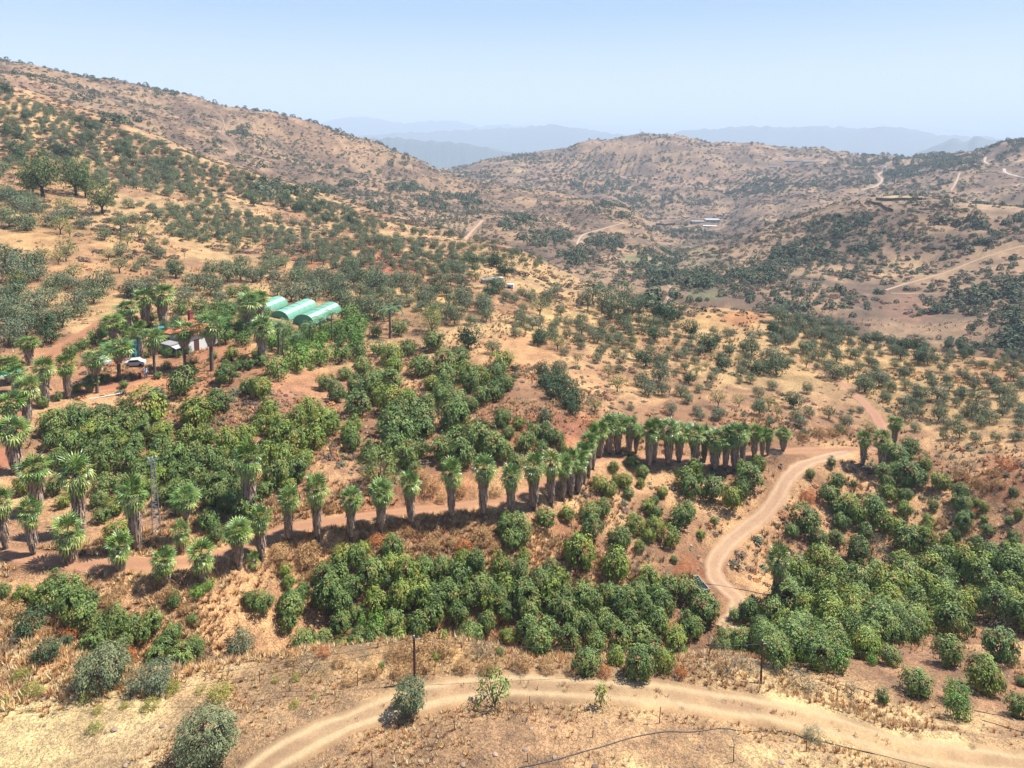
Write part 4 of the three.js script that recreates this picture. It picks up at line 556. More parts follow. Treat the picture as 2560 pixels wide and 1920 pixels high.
// kind: height of the whole palm, of the crown's heart, skirt's ends and radii
const PALM = {
  skirted: { H: 7, heart: 5.35, st: 5.2, sb: .5, rt: .72, rb: .46, n: 330, tr: .26, fs: 1.2, nf: 40 },
  tall: { H: 9, heart: 7.3, st: 7.1, sb: 4.0, rt: .7, rb: .42, n: 260, tr: .17, fs: 1.25, nf: 38 },
  stout: { H: 4.2, heart: 2.65, st: 2.5, sb: .05, rt: .78, rb: .62, n: 240, tr: .34, fs: 1.15, nf: 34 },
  low: { H: 2.6, heart: 1.15, st: 1.3, sb: .0, rt: .55, rb: .5, n: 120, tr: .25, fs: .95, nf: 24 },
};
const palmProtos = {};
for (const k in PALM) for (let vi = 0; vi < 3; vi++) for (const joined of [0, 1]) {
  const q = PALM[k], root = new THREE.Group(), R = rng(500 + vi * 7 + k.length);
  mesh('trunk', trunkGeometry(q.heart, q.tr * 1.15, q.tr * .8), palmTrunkMat, root);
  mesh('skirt', thatch(40 + vi, q.st, q.sb, q.rt * (.92 + vi * .08), q.rb * (.9 + vi * .1), q.n), thatchMat, root);
  const parts = [];
  for (let i = 0; i < q.nf; i++) {
    const t = i / q.nf, el = mix(1.3, -.95, Math.pow(t, .8)) + (R() - .5) * .35, a = i * 2.39996 + R() * .4, s = q.fs * (.82 + R() * .3) * (t > .75 ? .92 : 1);
    const o = new THREE.Object3D(); o.rotation.set(-el, a, (R() - .5) * .6, 'YXZ'); o.position.set(0, q.heart - t * t * .7 * q.fs + .1, 0); o.scale.setScalar(s); o.updateMatrix();
    const tint = t > .86 ? (R() < .5 ? 3 : 2) : t > .5 ? (R() < .5 ? 2 : 1) : R() < .5 ? 0 : 1;
    if (joined) { const g = FRONDS[(t > .45 ? 2 : 0) + i % 2].clone().applyMatrix4(o.matrix), c = g.attributes.color, m = palmTints[tint].color; for (let j = 0; j < c.count; j++) c.setXYZ(j, c.getX(j) * m.r, c.getY(j) * m.g, c.getZ(j) * m.b); parts.push(g); }
    else { const f = mesh('frond', FRONDS[(t > .45 ? 2 : 0) + i % 2], palmTints[tint], root); f.position.copy(o.position); f.rotation.copy(o.rotation); f.scale.copy(o.scale); }
  }
  if (joined) { const m = palmTints.joined || (palmTints.joined = leafMat(.55, .2)); mesh('crown', mergeGeometries(parts), m, root); }
  (palmProtos[k] = palmProtos[k] || [[], []])[joined].push(root);
}
// [x, top, foot, crown width] in tile units, nearest row first; kind is chosen by the proportions unless it is given
const PALM_ROWS = [
  ['palm_terrace', 0, 1040, (n) => `${n} fan palm from the left on the lower left terrace`, 'fan palms on the lower left terrace', [[5, 62, 115, 21], [29, 71, 120, 20], [60, 86, 126, 25, 'stout'], [104, 101, 133, 19, 'stout'], [142, 114, 144, 21, 'stout'], [176, 107, 141, 21, 'stout'], [206, 90, 130, 22], [219, 116, 131, 11, 'low'], [148, 112, 128, 9, 'low']]],
  ['back_palms', 0, 1040, (n) => `${n} shaggy fan palm from the left standing before the dense orchard at left`, 'fan palms before the left orchard', [[14, 0, 50, 24], [33, 33, 83, 24], [70, 33, 103, 24], [119, 52, 116, 22], [162, 62, 107, 24, 'tall'], [157, 90, 118, 15, 'stout'], [216, 22, 89, 22]]],
  ['front_row', 640, 1040, (n) => `${n} fan palm from the left in the spaced row along the reddish road`, 'fan palms spaced along the reddish road', [[5, 78, 123, 17], [28, 61, 107, 19], [53, 51, 106, 21], [82, 61, 106, 20], [108, 55, 99, 19], [134, 48, 93, 17], [169, 36, 88, 20], [196, 33, 86, 20], [220, 42, 84, 19]]],
  ['crowded_row', 1280, 1040, (n) => `${n} fan palm from the left in the crowded clump where the road turns uphill`, 'crowded fan palms at the middle of the road', [[19, 32, 80, 20], [34, 30, 77, 18], [44, 33, 73, 17], [51, 29, 70, 16], [57, 31, 67, 15], [62, 22, 58, 15], [66, 14, 52, 14], [70, 8, 46, 13]]],
  ['upper_row', 1280, 1040, (n) => `${n} fan palm from the left in the dense upper row beside the road`, 'fan palms of the dense upper row', [[76, 4, 36, 14], [84, -1, 33, 17], [91, -1, 33, 17], [101, 0, 34, 16], [107, 8, 32, 12], [118, 4, 44, 16], [123, 1, 40, 15], [135, 3, 42, 17], [144, 6, 40, 16], [158, 8, 44, 17], [166, 8, 40, 13], [175, 12, 47, 18], [184, 9, 46, 15], [192, 6, 47, 17], [199, 6, 44, 13], [209, 8, 36, 14], [216, 9, 35, 12], [221, 10, 34, 11], [163, 29, 44, 7, 'low']]],
  ['bend', 1920, 1040, (n) => `${n} fan palm from the left around the road bend at right`, 'fan palms around the road bend', [[13, 11, 30, 12], [82, 13, 43, 12], [98, 12, 47, 14], [109, 0, 25, 13], [8, 112, 166, 19]]],
  ['yard', 0, 600, (n) => `${n} tall fan palm from the left around the red roofed farmhouse`, 'tall fan palms around the farmhouse', [[8, 100, 124, 14], [15, 108, 134, 15], [26, 83, 108, 14], [40, 101, 144, 15], [59, 98, 137, 13], [84, 95, 132, 17, 'tall'], [78, 116, 131, 12, 'stout'], [103, 86, 122, 18, 'tall'], [134, 76, 118, 15, 'tall'], [160, 70, 112, 16, 'tall'], [183, 64, 113, 19, 'tall'], [99, 64, 88, 14], [111, 52, 80, 15], [126, 42, 76, 16], [141, 38, 76, 16], [109, 73, 94, 9], [122, 70, 100, 12], [214, 46, 82, 15], [24, 118, 162, 17], [10, 132, 168, 19]]],
  ['garden', 640, 600, (n) => `${n} fan palm from the left below the green greenhouse roofs`, 'fan palms below the greenhouses', [[4, 43, 74, 13], [6, 65, 108, 17]]],
];
const palmList = [];
for (const [region, ox, oy, say, group, list] of PALM_ROWS) {
  const sorted = [...list].sort((a, b) => a[0] - b[0]);
  for (const [x, top, foot, w, kind] of list) {
    const u = ox + x * 2.8935, vf = oy + foot * 2.8935, vt = oy + top * 2.8935, P = hit(u, vf, 20); if (!P) continue;
    const p0 = project(P.x, P.y, P.z), y0 = (VC - p0.v) * p0.d / FOCAL, target = (VC - vt) / FOCAL;      // height whose top shows at vt
    const H = (target * p0.d - y0) / (CP + target * SP), W = (w * 2.8935 * p0.d) / FOCAL;
    palmList.push({ P, H, W: region === 'yard' || region === 'garden' ? W * 1.22 : W, wpx: w * 2.8935, kind: kind || (H / W > 1.55 ? 'skirted' : H / W > .95 ? 'stout' : 'low'), label: say(ORD[sorted.findIndex((a) => a[0] === x && a[1] === top)] || 'last'), n: list.length });
  }
}
{
  const R = rng(91), order = [...palmList].sort((a, b) => b.wpx - a.wpx), first = new Set(order.slice(0, 56));
  for (const p of palmList) {
    const q = PALM[p.kind], root = palmProtos[p.kind][first.has(p) ? 0 : 1][Math.floor(R() * 3)].clone();
    root.name = numbered('fan_palm'); scene.add(root); root.position.copy(p.P); root.rotation.y = R() * 6.28; root.rotation.z = (R() - .5) * .09; root.rotation.x = (R() - .5) * .06;
    const sw = p.W / 3.0 * (.9 + R() * .22), sh = p.H / q.H; root.scale.set(sw, sh, sw);
    tag(root, p.label, 'palm tree');
  }
}
// feather palms by the greenhouses
{
  const R = rng(17), L = leafCloud();
  for (let i = 0; i < 15; i++) {
    const a = i * 2.4, el = mix(1.2, -.15, i / 15), dir = v3(Math.cos(a), 0, Math.sin(a)), side = v3(-dir.z, 0, dir.x); let p = v3(0, 5, 0), e = el;
    for (let s = 0; s < 9; s++) {
      const q = p.clone().addScaledVector(dir, Math.cos(e) * .26).add(v3(0, Math.sin(e) * .26, 0)); e -= .24; const k = .75 + R() * .5, c = [k, k, k];
      for (const sg of [-1, 1]) for (let b = 0; b < 2; b++) { const m = p.clone().lerp(q, b * .5 + .2), l = .46 * (1 - s / 12), t = m.clone().addScaledVector(side, sg * l).addScaledVector(dir, .18).add(v3(0, -.16 - R() * .12, 0)), n = m.clone().addScaledVector(dir, .09); L.tri(m.toArray(), n.toArray(), t.toArray(), c); }
      p = q;
    }
  }
  const crown = L.geometry(), mat = leafMat(.6, .2, alb(116, 142, 88, .6)), wood = trunkGeometry(5, .16, .11), wm = std(alb(140, 124, 108, .4), .9);
  [[20, 68, 101, 16], [35, 80, 96, 9], [47, 70, 92, 11], [56, 65, 90, 11], [66, 60, 88, 9], [24, 74, 104, 10], [116, 56, 85, 17]].forEach(([x, top, foot, w], i, all) => {
    const u = 640 + x * 2.8935, P = hit(u, 600 + foot * 2.8935), p0 = project(P.x, P.y, P.z), y0 = (VC - p0.v) * p0.d / FOCAL, tg = (VC - 600 - top * 2.8935) / FOCAL, H = (tg * p0.d - y0) / (CP + tg * SP), W = (w * 2.8935 * p0.d) / FOCAL;
    const o = thing('feather_palm', i === 6 ? 'lone slender feather palm standing on bare earth right of the greenhouses' : `${ORD[[0, 2, 3, 4, 5, 1][i]]} slender feather palm from the left in the grove below the greenhouses`, 'palm tree', P.toArray(), i * 1.3);
    mesh('trunk', wood, wm, o); mesh('crown', crown, mat, o); o.scale.set(W / 2.5, H / 5.8, W / 2.5);
  });
}
// ---------- every listed tree and shrub becomes a thing; what is past the limit stands together ----------
const REGION = {
  yard: 'around the farmhouse yard', yard_slope: 'on the farmyard bank', hedge: 'in the hedge below feather palms', greenhouse: 'beside the green greenhouse', mid_orchard: 'in the middle orchard', pale_orchard: 'in the pale mid patch',
  near_slope: 'on the slope beyond the greenhouse', pylon_orchard: 'in the orchard around the pylon', gully_left: 'in the lower left gully', bank: 'on the palm row bank', palm_orchard: 'in the orchard above palm road', under_road: 'on the bank under spaced palms', palm_slope: 'on the slope left of winding road',
  palms_upper: 'behind the crowded palm clump', gully: 'in the gully behind the knoll', knoll_edge: 'along the foreground knoll edge', knoll: 'on the foreground knoll grass', bend_slope: 'on the slope right of winding road', right_canopy: 'in the lower right orchard', left_slope: 'on the straw slope above farmhouse',
  right_slope: 'on the open right straw slope', three_dark: 'in the dark mid clump', eucalyptus: 'in the grove by the bald patch', pines: 'in the upper left pine group',
};
const HUE = { avocado: ['deep green', 'dark green', 'yellowish green', 'blackish green'], lemon: ['bright green', 'light green', 'glossy green'], olive: ['grey green', 'dull grey', 'pale silvery', 'olive green'], almond: ['yellow green', 'thin dull', 'straw tinged'], carob: ['dark dense', 'blackish green'], gum: ['grey green', 'dark'], pine: ['bright topped'], greyshrub: ['straw grey', 'dusty grey', 'yellowish'], weed: ['scraggly green', 'yellowish green'], feathery: ['feathery'], dryshrub: ['rust orange', 'straw tawny', 'brown'] };
const KEEP = 300;
const solos = [], rest = {};
for (const k in KIND) { const all = PLANTS.filter((p) => p.k === k).sort((a, b) => b.wpx - a.wpx); solos.push(...all.slice(0, KEEP)); rest[k] = all.slice(KEEP); }
{
  const box = {}, widths = {};
  for (const p of PLANTS) { const b = (box[p.region] = box[p.region] || [1e9, -1e9, 1e9, -1e9]); b[0] = Math.min(b[0], p.u); b[1] = Math.max(b[1], p.u); b[2] = Math.min(b[2], p.v); b[3] = Math.max(b[3], p.v); (widths[p.region + p.k] = widths[p.region + p.k] || []).push(p.wpx); }
  const third = (x, a, b, names) => names[clamp(Math.floor(((x - a) / Math.max(1, b - a)) * names.length), 0, names.length - 1)];
  const rank = {}, seen = new Map();
  for (const p of solos) {
    const b = box[p.region], w = [...widths[p.region + p.k]].sort((x, y) => x - y), mid = w[w.length >> 1];
    const what = NAMES[p.k][1], size = p.wpx > mid * 1.22 ? 'large' : p.wpx < mid * .8 ? 'small' : '';
    const where = `${third(p.v, b[2], b[3], ['top', 'upper', 'middle', 'lower', 'bottom'])} ${third(p.u, b[0], b[1], ['far-left', 'left', 'centre', 'right', 'far-right'])}`;
    p.label = [size, HUE[p.k][p.tint] || '', what + ',', where, REGION[p.region]].filter(Boolean).join(' ');
    seen.set(p.label, [...(seen.get(p.label) || []), p]);
  }
  for (const [label, list] of seen) if (list.length > 1) {
    const s = [...list].sort((a, b) => a.u - b.u);
    if (s.length <= 12) s.forEach((p, i) => (p.label = label.replace(',', i === 0 ? ', leftmost,' : i === s.length - 1 ? ', rightmost,' : `, ${ORD[i]} from left,`)));
    else s.forEach((p) => (p.group = label.replace(',', '')));
  }
  const R = rng(2024);
  for (const p of solos) {
    const K = KIND[p.k], g = K.variants[Math.floor(R() * K.variants.length)];
    const o = thing(NAMES[p.k][0], p.label, NAMES[p.k][1].split(' ').pop(), p.P.toArray(), R() * 6.28, p.group);
    mesh(/shrub|weed/.test(p.k) ? 'stems' : 'trunk', g.wood, K.wood, o); mesh(/shrub|weed/.test(p.k) ? 'foliage' : 'crown', g.crown, K.mats[p.tint] || K.mats[0], o);
    o.scale.set(p.W, p.W * p.sy, p.W);
  }
}
const M4 = new THREE.Matrix4(), Q4 = new THREE.Quaternion(), UPV = v3(0, 1, 0), C3 = new THREE.Color();
function scatter(name, parent, geometry, material, items) {           // items: { P, s: [x, y, z], turn, c }
  const m = new THREE.InstancedMesh(geometry, material, items.length); m.name = name; m.castShadow = m.receiveShadow = true;
  items.forEach((it, i) => { Q4.setFromAxisAngle(UPV, it.turn); M4.compose(v3(it.P.x, it.P.y, it.P.z), Q4, v3(...it.s)); m.setMatrixAt(i, M4); m.setColorAt(i, C3.setRGB(...(it.c || [1, 1, 1]))); });
  m.userData.kind = 'stuff'; parent.add(m); return m;
}
for (const k in rest) if (rest[k].length > 3) {
  const R = rng(31), root = thing(k === 'olive' ? 'olive_grove' : k + '_grove', k === 'olive' ? 'many small olive trees dotted over the straw slopes beyond the larger ones' : 'smaller avocado trees between the larger ones of the orchards', 'trees'); root.userData.kind = 'stuff';
  KIND[k].variants.forEach((g, vi) => {
    const list = rest[k].filter((_, i) => i % KIND[k].variants.length === vi), items = list.map((p) => ({ P: p.P, s: [p.W, p.W * p.sy, p.W], turn: R() * 6.28, c: TINTS[k][p.tint] }));
    if (!list.length) return; scatter('crowns', root, g.crown, KIND[k].mats[0], items); scatter('trunks', root, g.wood, KIND[k].wood, items.map((i) => ({ ...i, c: [1, 1, 1] })));
  });
}
// ---------- what people built ----------
const white = std(alb(240, 238, 232, .6), .8), offWhite = std(alb(222, 214, 200, .55), .85), greyRoof = std(alb(176, 170, 166, .5), .9), darkGap = std([.02, .02, .022], .9), brick = std(alb(176, 92, 74, .5), .95), tin = std(alb(206, 208, 210, .6), .5, { metalness: .2 }), woodPole = std(alb(112, 66, 50, .45), .9), steel = std(alb(176, 182, 188, .6), .5, { metalness: .5 }), concrete = std(alb(196, 186, 172, .5), .95), glassDark = std([.03, .035, .04], .15), blackPipe = std([.02, .02, .022], .6), rubber = std([.02, .02, .02], .9);
const box = (w, h, d, x = 0, y = 0, z = 0) => { const g = new THREE.BoxGeometry(w, h, d); g.translate(x, y + h / 2, z); return g; };
const rbox = (w, h, d, x = 0, y = 0, z = 0, r = .05) => { const g = new RoundedBoxGeometry(w, h, d, 2, r); g.translate(x, y + h / 2, z); return g; };
const cyl = (r0, r1, h, x = 0, y = 0, z = 0, n = 10) => { const g = new THREE.CylinderGeometry(r1, r0, h, n); g.translate(x, y + h / 2, z); return g; };
function rod(a, b, r, n = 6) { const d = b.clone().sub(a), g = new THREE.CylinderGeometry(r, r, d.length(), n); g.applyQuaternion(new THREE.Quaternion().setFromUnitVectors(UPV, d.clone().normalize())); g.translate((a.x + b.x) / 2, (a.y + b.y) / 2, (a.z + b.z) / 2); return g; }
const facing = (p) => Math.atan2(-p.x, -p.z);                          // turn that points a thing's front (+z) at the camera
function level(p, r) { let y = 1e9; for (let i = 0; i < 8; i++) y = Math.min(y, heightAt(p.x + Math.cos(i * .785) * r, p.z + Math.sin(i * .785) * r)); return y; }

// farmhouse: walls, a hipped roof in courses of tiles, chimney, grey annex with a porch
{
  const P = hit(470, 872), y = level(P, 2.5), t = thing('farmhouse', 'small white farmhouse with a red tiled hip roof and brick chimney among tall palms', 'house', [P.x, y - .1, P.z - 1.5], facing(P) + .62);
  t.scale.setScalar(.95);
  const S = 5.3, H = 2.8;
  mesh('wall', box(S, H, S), white, t);
  const roof = new THREE.Group(); roof.name = 'roof'; t.add(roof);
  const tile = [alb(226, 124, 88, .6), alb(214, 108, 74, .6), alb(236, 138, 100, .6)].map((c) => std(c, .85));
  const core = new THREE.ConeGeometry((S / 2 + .25) * Math.SQRT2, 1.7, 4, 1); core.rotateY(Math.PI / 4); core.translate(0, H + .85, 0); mesh('roof_deck', core, tile[1], roof);
  for (let side = 0; side < 4; side++) {
    const parts = [[], [], []];
    for (let c = 0; c < 10; c++) {
      const k0 = c / 10, half = (S / 2 + .3) * (1 - k0), yy = H + .02 + 1.7 * k0, n = Math.max(1, Math.round((half * 2) / .3));
      for (let i = 0; i < n; i++) { const g = new THREE.CylinderGeometry(.13, .15, .44, 6, 1, true, -Math.PI / 2, Math.PI); g.rotateX(-Math.PI / 2 + Math.atan2(1.7, S / 2 + .25)); g.translate(-half + (i + .5) * (2 * half / n), yy + .1, half - .1); parts[Math.floor(hash(i, c, side) * 3)].push(g); }
    }
    parts.forEach((p, k) => { if (p.length) { const m = mesh('tiles', mergeGeometries(p), tile[k], roof); m.rotation.y = side * Math.PI / 2; m.userData.kind = 'stuff'; } });
  }
  mesh('chimney', mergeGeometries([box(.55, 2.0, .55, .35, H + .9, -.7), box(.75, .12, .75, .35, H + 2.9, -.7)]), brick, t);
  mesh('chimney_cap', mergeGeometries([box(.5, .2, .5, .35, H + 3.04, -.7)]), std(alb(150, 70, 60, .4), .9), t);
  mesh('window', mergeGeometries([box(.9, .9, .06, 1.1, 1.0, S / 2 + .0)]), glassDark, t);
  mesh('door', box(.9, 2, .06, -1.2, 0.05, S / 2), woodPole, t);
  mesh('window', box(.06, .9, .9, S / 2, 1.0, .4), glassDark, t);
  mesh('annex', box(2.6, 1.9, 2.4, -3.9, 0, .6), std(alb(196, 186, 174, .5), .9), t);
  mesh('annex_roof', box(2.8, .14, 2.6, -3.9, 1.9, .6), greyRoof, t);
  mesh('porch_roof', (() => { const g = box(2.4, .06, 1.3, 0, 0, 0); g.rotateX(.2); g.translate(-3.9, 1.65, 2.4); return g; })(), tin, t);
  for (const x of [-5, -3.9, -2.8]) mesh('post', cyl(.04, .04, 1.6, x, 0, 2.95), steel, t);
  mesh('doorway', box(.8, 1.5, .06, -3.5, .05, 1.82), woodPole, t); mesh('window', box(.7, .6, .05, -4.6, .8, 1.81), glassDark, t);
}
// three green vaults of shade cloth over hoops
{
  const P = hit(756, 815), d = project(P.x, P.y, P.z).d, k = d / FOCAL;
  const t = thing('greenhouse', 'green shade cloth greenhouse with three arched vaults above the feather palms', 'greenhouse', [0, 0, 0]);
  const cloths = [[138, 206, 176], [146, 212, 182], [130, 196, 166]].map((c) => { const m = new THREE.MeshPhysicalMaterial({ roughness: .85, specularIntensity: .2, side: THREE.DoubleSide, transmission: .3, thickness: 0 }); m.color.setRGB(...alb(...c, .6)); return m; }), pale = new THREE.MeshPhysicalMaterial({ roughness: .85, specularIntensity: .2, side: THREE.DoubleSide, transmission: .3, thickness: 0 }); pale.color.setRGB(...alb(200, 236, 216, .66));
  // the far arch of each vault as it stands, and the run of the vaults towards the near end
  const far = hit(790, 800), Y = heightAt(far.x, far.z) + 1.2, right = v3(1, 0, .22).normalize(), run = v3(-.33, 0, .94).normalize(), W = 58 * k, RISE = 1.75, LEN = 8.8;
  const at = (u, v, y) => { const q = ray(u, v), r = (y - CAM_Y) / q.slope; return v3(Math.sin(q.th) * r, y, -Math.cos(q.th) * r); };
  [[696, 754], [769, 761], [828, 769]].forEach(([u, v], i) => {
    const c = at(u, v, Y + .6); c.y = Y;
    const pos = [], idx = [], N = 14, M = 8, strip = [], sidx = [];
    for (let a = 0; a <= N; a++) for (let b = 0; b <= M; b++) {
      const t0 = (a / N) * Math.PI, s = b / M, p = c.clone().addScaledVector(right, -Math.cos(t0) * W * .5).addScaledVector(run, s * LEN); p.y = Y + Math.sin(t0) * RISE - s * .35 - .05 * Math.sin(s * Math.PI * 4) ** 2;
      pos.push(p.x, p.y, p.z); if (a && b) { const q = a * (M + 1) + b; idx.push(q - M - 2, q - M - 1, q, q - M - 2, q, q - 1); }
    }
    const g = new THREE.BufferGeometry(); g.setAttribute('position', new THREE.Float32BufferAttribute(pos, 3)); g.setIndex(idx); g.computeVertexNormals(); mesh('vault_cloth', g, cloths[i], t);
    for (let b = 0; b <= M; b++) for (let a = 9; a <= 11; a++) { const o = (a * (M + 1) + b) * 3; strip.push(pos[o], pos[o + 1] + .03, pos[o + 2]); if (b && a > 9) { const q = b * 3 + a - 9; sidx.push(q - 4, q - 1, q, q - 4, q, q - 3); } }
    const sg = new THREE.BufferGeometry(); sg.setAttribute('position', new THREE.Float32BufferAttribute(strip, 3)); sg.setIndex(sidx); sg.computeVertexNormals(); mesh('pale_cloth_strip', sg, pale, t);
    for (const s of [0, .2, .4, .6, .8, 1]) { const pts = []; for (let a = 0; a <= N; a++) { const t0 = (a / N) * Math.PI, p = c.clone().addScaledVector(right, -Math.cos(t0) * W * .5).addScaledVector(run, s * LEN); p.y = Y + Math.sin(t0) * RISE - s * .35 + .0; pts.push(p); } mesh('hoop', new THREE.TubeGeometry(new THREE.CatmullRomCurve3(pts), 24, .05, 5), pale, t); }
    for (const s of [0, .5, 1]) for (const e of [-.5, .5]) { if (e < 0 && i) continue; const p = c.clone().addScaledVector(right, e * W).addScaledVector(run, s * LEN); mesh('post', cyl(.04, .04, Y - heightAt(p.x, p.z) + .4, p.x, heightAt(p.x, p.z) - .4, p.z), steel, t); }
    const e0 = c.clone().addScaledVector(run, LEN), ep = [], ei = []; for (let a = 0; a <= N; a++) { const t0 = (a / N) * Math.PI, p = e0.clone().addScaledVector(right, -Math.cos(t0) * W * .5); ep.push(p.x, Y + Math.sin(t0) * RISE - .38, p.z, p.x, Y - 1.3, p.z); if (a) { const q = a * 2; ei.push(q - 2, q - 1, q + 1, q - 2, q + 1, q); } }
    const eg = new THREE.BufferGeometry(); eg.setAttribute('position', new THREE.Float32BufferAttribute(ep, 3)); eg.setIndex(ei); eg.computeVertexNormals(); mesh('end_cloth', eg, cloths[2], t);
  });
}
// green shade roof at the left edge, teal tarpaulin, small teal awning, ground net
{
  const cloth = std(alb(104, 196, 158, .6), .6), teal = std(alb(64, 150, 158, .5), .8), tealPale = std(alb(110, 206, 214, .65), .6);
  const P = hit(8, 962), t = thing('shade_canopy', 'flat green shade cloth roof on posts at the left edge', 'canopy', P.toArray(), facing(P) + .2);
  mesh('cloth', (() => { const g = new THREE.PlaneGeometry(3.6, 2.2, 8, 5); g.rotateX(-Math.PI / 2 + .32); const p = g.attributes.position; for (let i = 0; i < p.count; i++) p.setY(p.getY(i) + .06 * Math.sin(i * 1.7)); g.translate(0, 1.7, 0); g.computeVertexNormals(); return g; })(), cloth, t);
  for (const x of [-1.7, 1.7]) for (const z of [-.9, .9]) mesh('post', cyl(.05, .05, z > 0 ? 1.35 : 2.0, x, 0, z), woodPole, t);
  const Q = hit(336, 893), s = thing('tarpaulin', 'teal tarpaulin hung upright between the palms left of the farmhouse', 'tarpaulin', Q.toArray(), facing(Q));
  const sheet = (w, h, seed) => { const g = new THREE.PlaneGeometry(w, h, 12, 8), p = g.attributes.position; for (let i = 0; i < p.count; i++) p.setZ(i, .09 * Math.sin(p.getX(i) * 9 + seed) + .05 * Math.sin(p.getY(i) * 5)); g.translate(0, h / 2, 0); g.computeVertexNormals(); return g; };
  mesh('sheet', sheet(1.15, 2.7, 1), teal, s); mesh('pale_flap', (() => { const g = sheet(.8, .9, 3); g.translate(.02, 1.75, .12); return g; })(), tealPale, s); for (const x of [-.6, .6]) mesh('post', cyl(.04, .04, 2.8, x, -.1, -.1), steel, s);
  const A = hit(404, 850), a = thing('awning', 'small teal awning between the palms left of the red roof', 'awning', A.toArray(), facing(A));
  mesh('cloth', (() => { const g = box(.8, .04, .7); g.rotateX(.25); g.translate(0, 2.0, 0); return g; })(), teal, a); for (const x of [-.5, .5]) mesh('post', cyl(.03, .03, 2, x, 0, 0), steel, a);
  const N = hit(592, 912), n = new THREE.PlaneGeometry(2.6, 1.1, 10, 6); n.rotateX(-Math.PI / 2); const np = n.attributes.position; for (let i = 0; i < np.count; i++) np.setY(i, heightAt(N.x + np.getX(i), N.z + np.getZ(i)) - N.y + .08 + .07 * hash(i, 2, 9)); n.computeVertexNormals();
  const nm = mesh('ground_net', n, std(alb(60, 120, 112, .45), .9), scene); nm.position.copy(N); tag(nm, 'dark teal net lying on the ground right of the farmhouse', 'net');
}
// two white cars
function car(u, v, label, turn, paint) {
  const P = hit(u, v), t = thing('parked_car', label, 'car', P.toArray(), turn); t.scale.setScalar(.66);
  const prof = new THREE.Shape([[-1.95, .3], [-1.95, .82], [-1.7, .95], [-1.25, 1.0], [-.75, 1.45], [.75, 1.47], [1.35, 1.02], [1.8, .92], [1.95, .7], [1.95, .3]].map((p) => new THREE.Vector2(...p)));
  const g = new THREE.ExtrudeGeometry(prof, { depth: 1.5, bevelEnabled: true, bevelSize: .06, bevelThickness: .08, bevelSegments: 2 }); g.translate(0, 0, -.75); mesh('body', g, paint, t);
  mesh('windows', mergeGeometries([new THREE.ExtrudeGeometry(new THREE.Shape([[-1.12, 1.02], [-.7, 1.38], [.68, 1.4], [1.2, 1.04]].map((p) => new THREE.Vector2(...p))), { depth: 1.72, bevelEnabled: false }).translate(0, 0, -.86)]), glassDark, t);
  for (const x of [-1.2, 1.2]) for (const z of [-.8, .8]) { const w = new THREE.CylinderGeometry(.31, .31, .2, 16); w.rotateX(Math.PI / 2); w.translate(x, .31, z); mesh('wheel', w, rubber, t); }
  for (const z of [-.55, .55]) mesh('headlight', rbox(.08, .16, .3, 2.0, .66, z, .03), tin, t);
}
car(338, 914, 'white car parked in front of the teal tarpaulin', .25, std(alb(226, 226, 224, .55), .4)); car(256, 909, 'white car half hidden behind a palm left of the other car', -.5, std(alb(206, 208, 208, .5), .4));
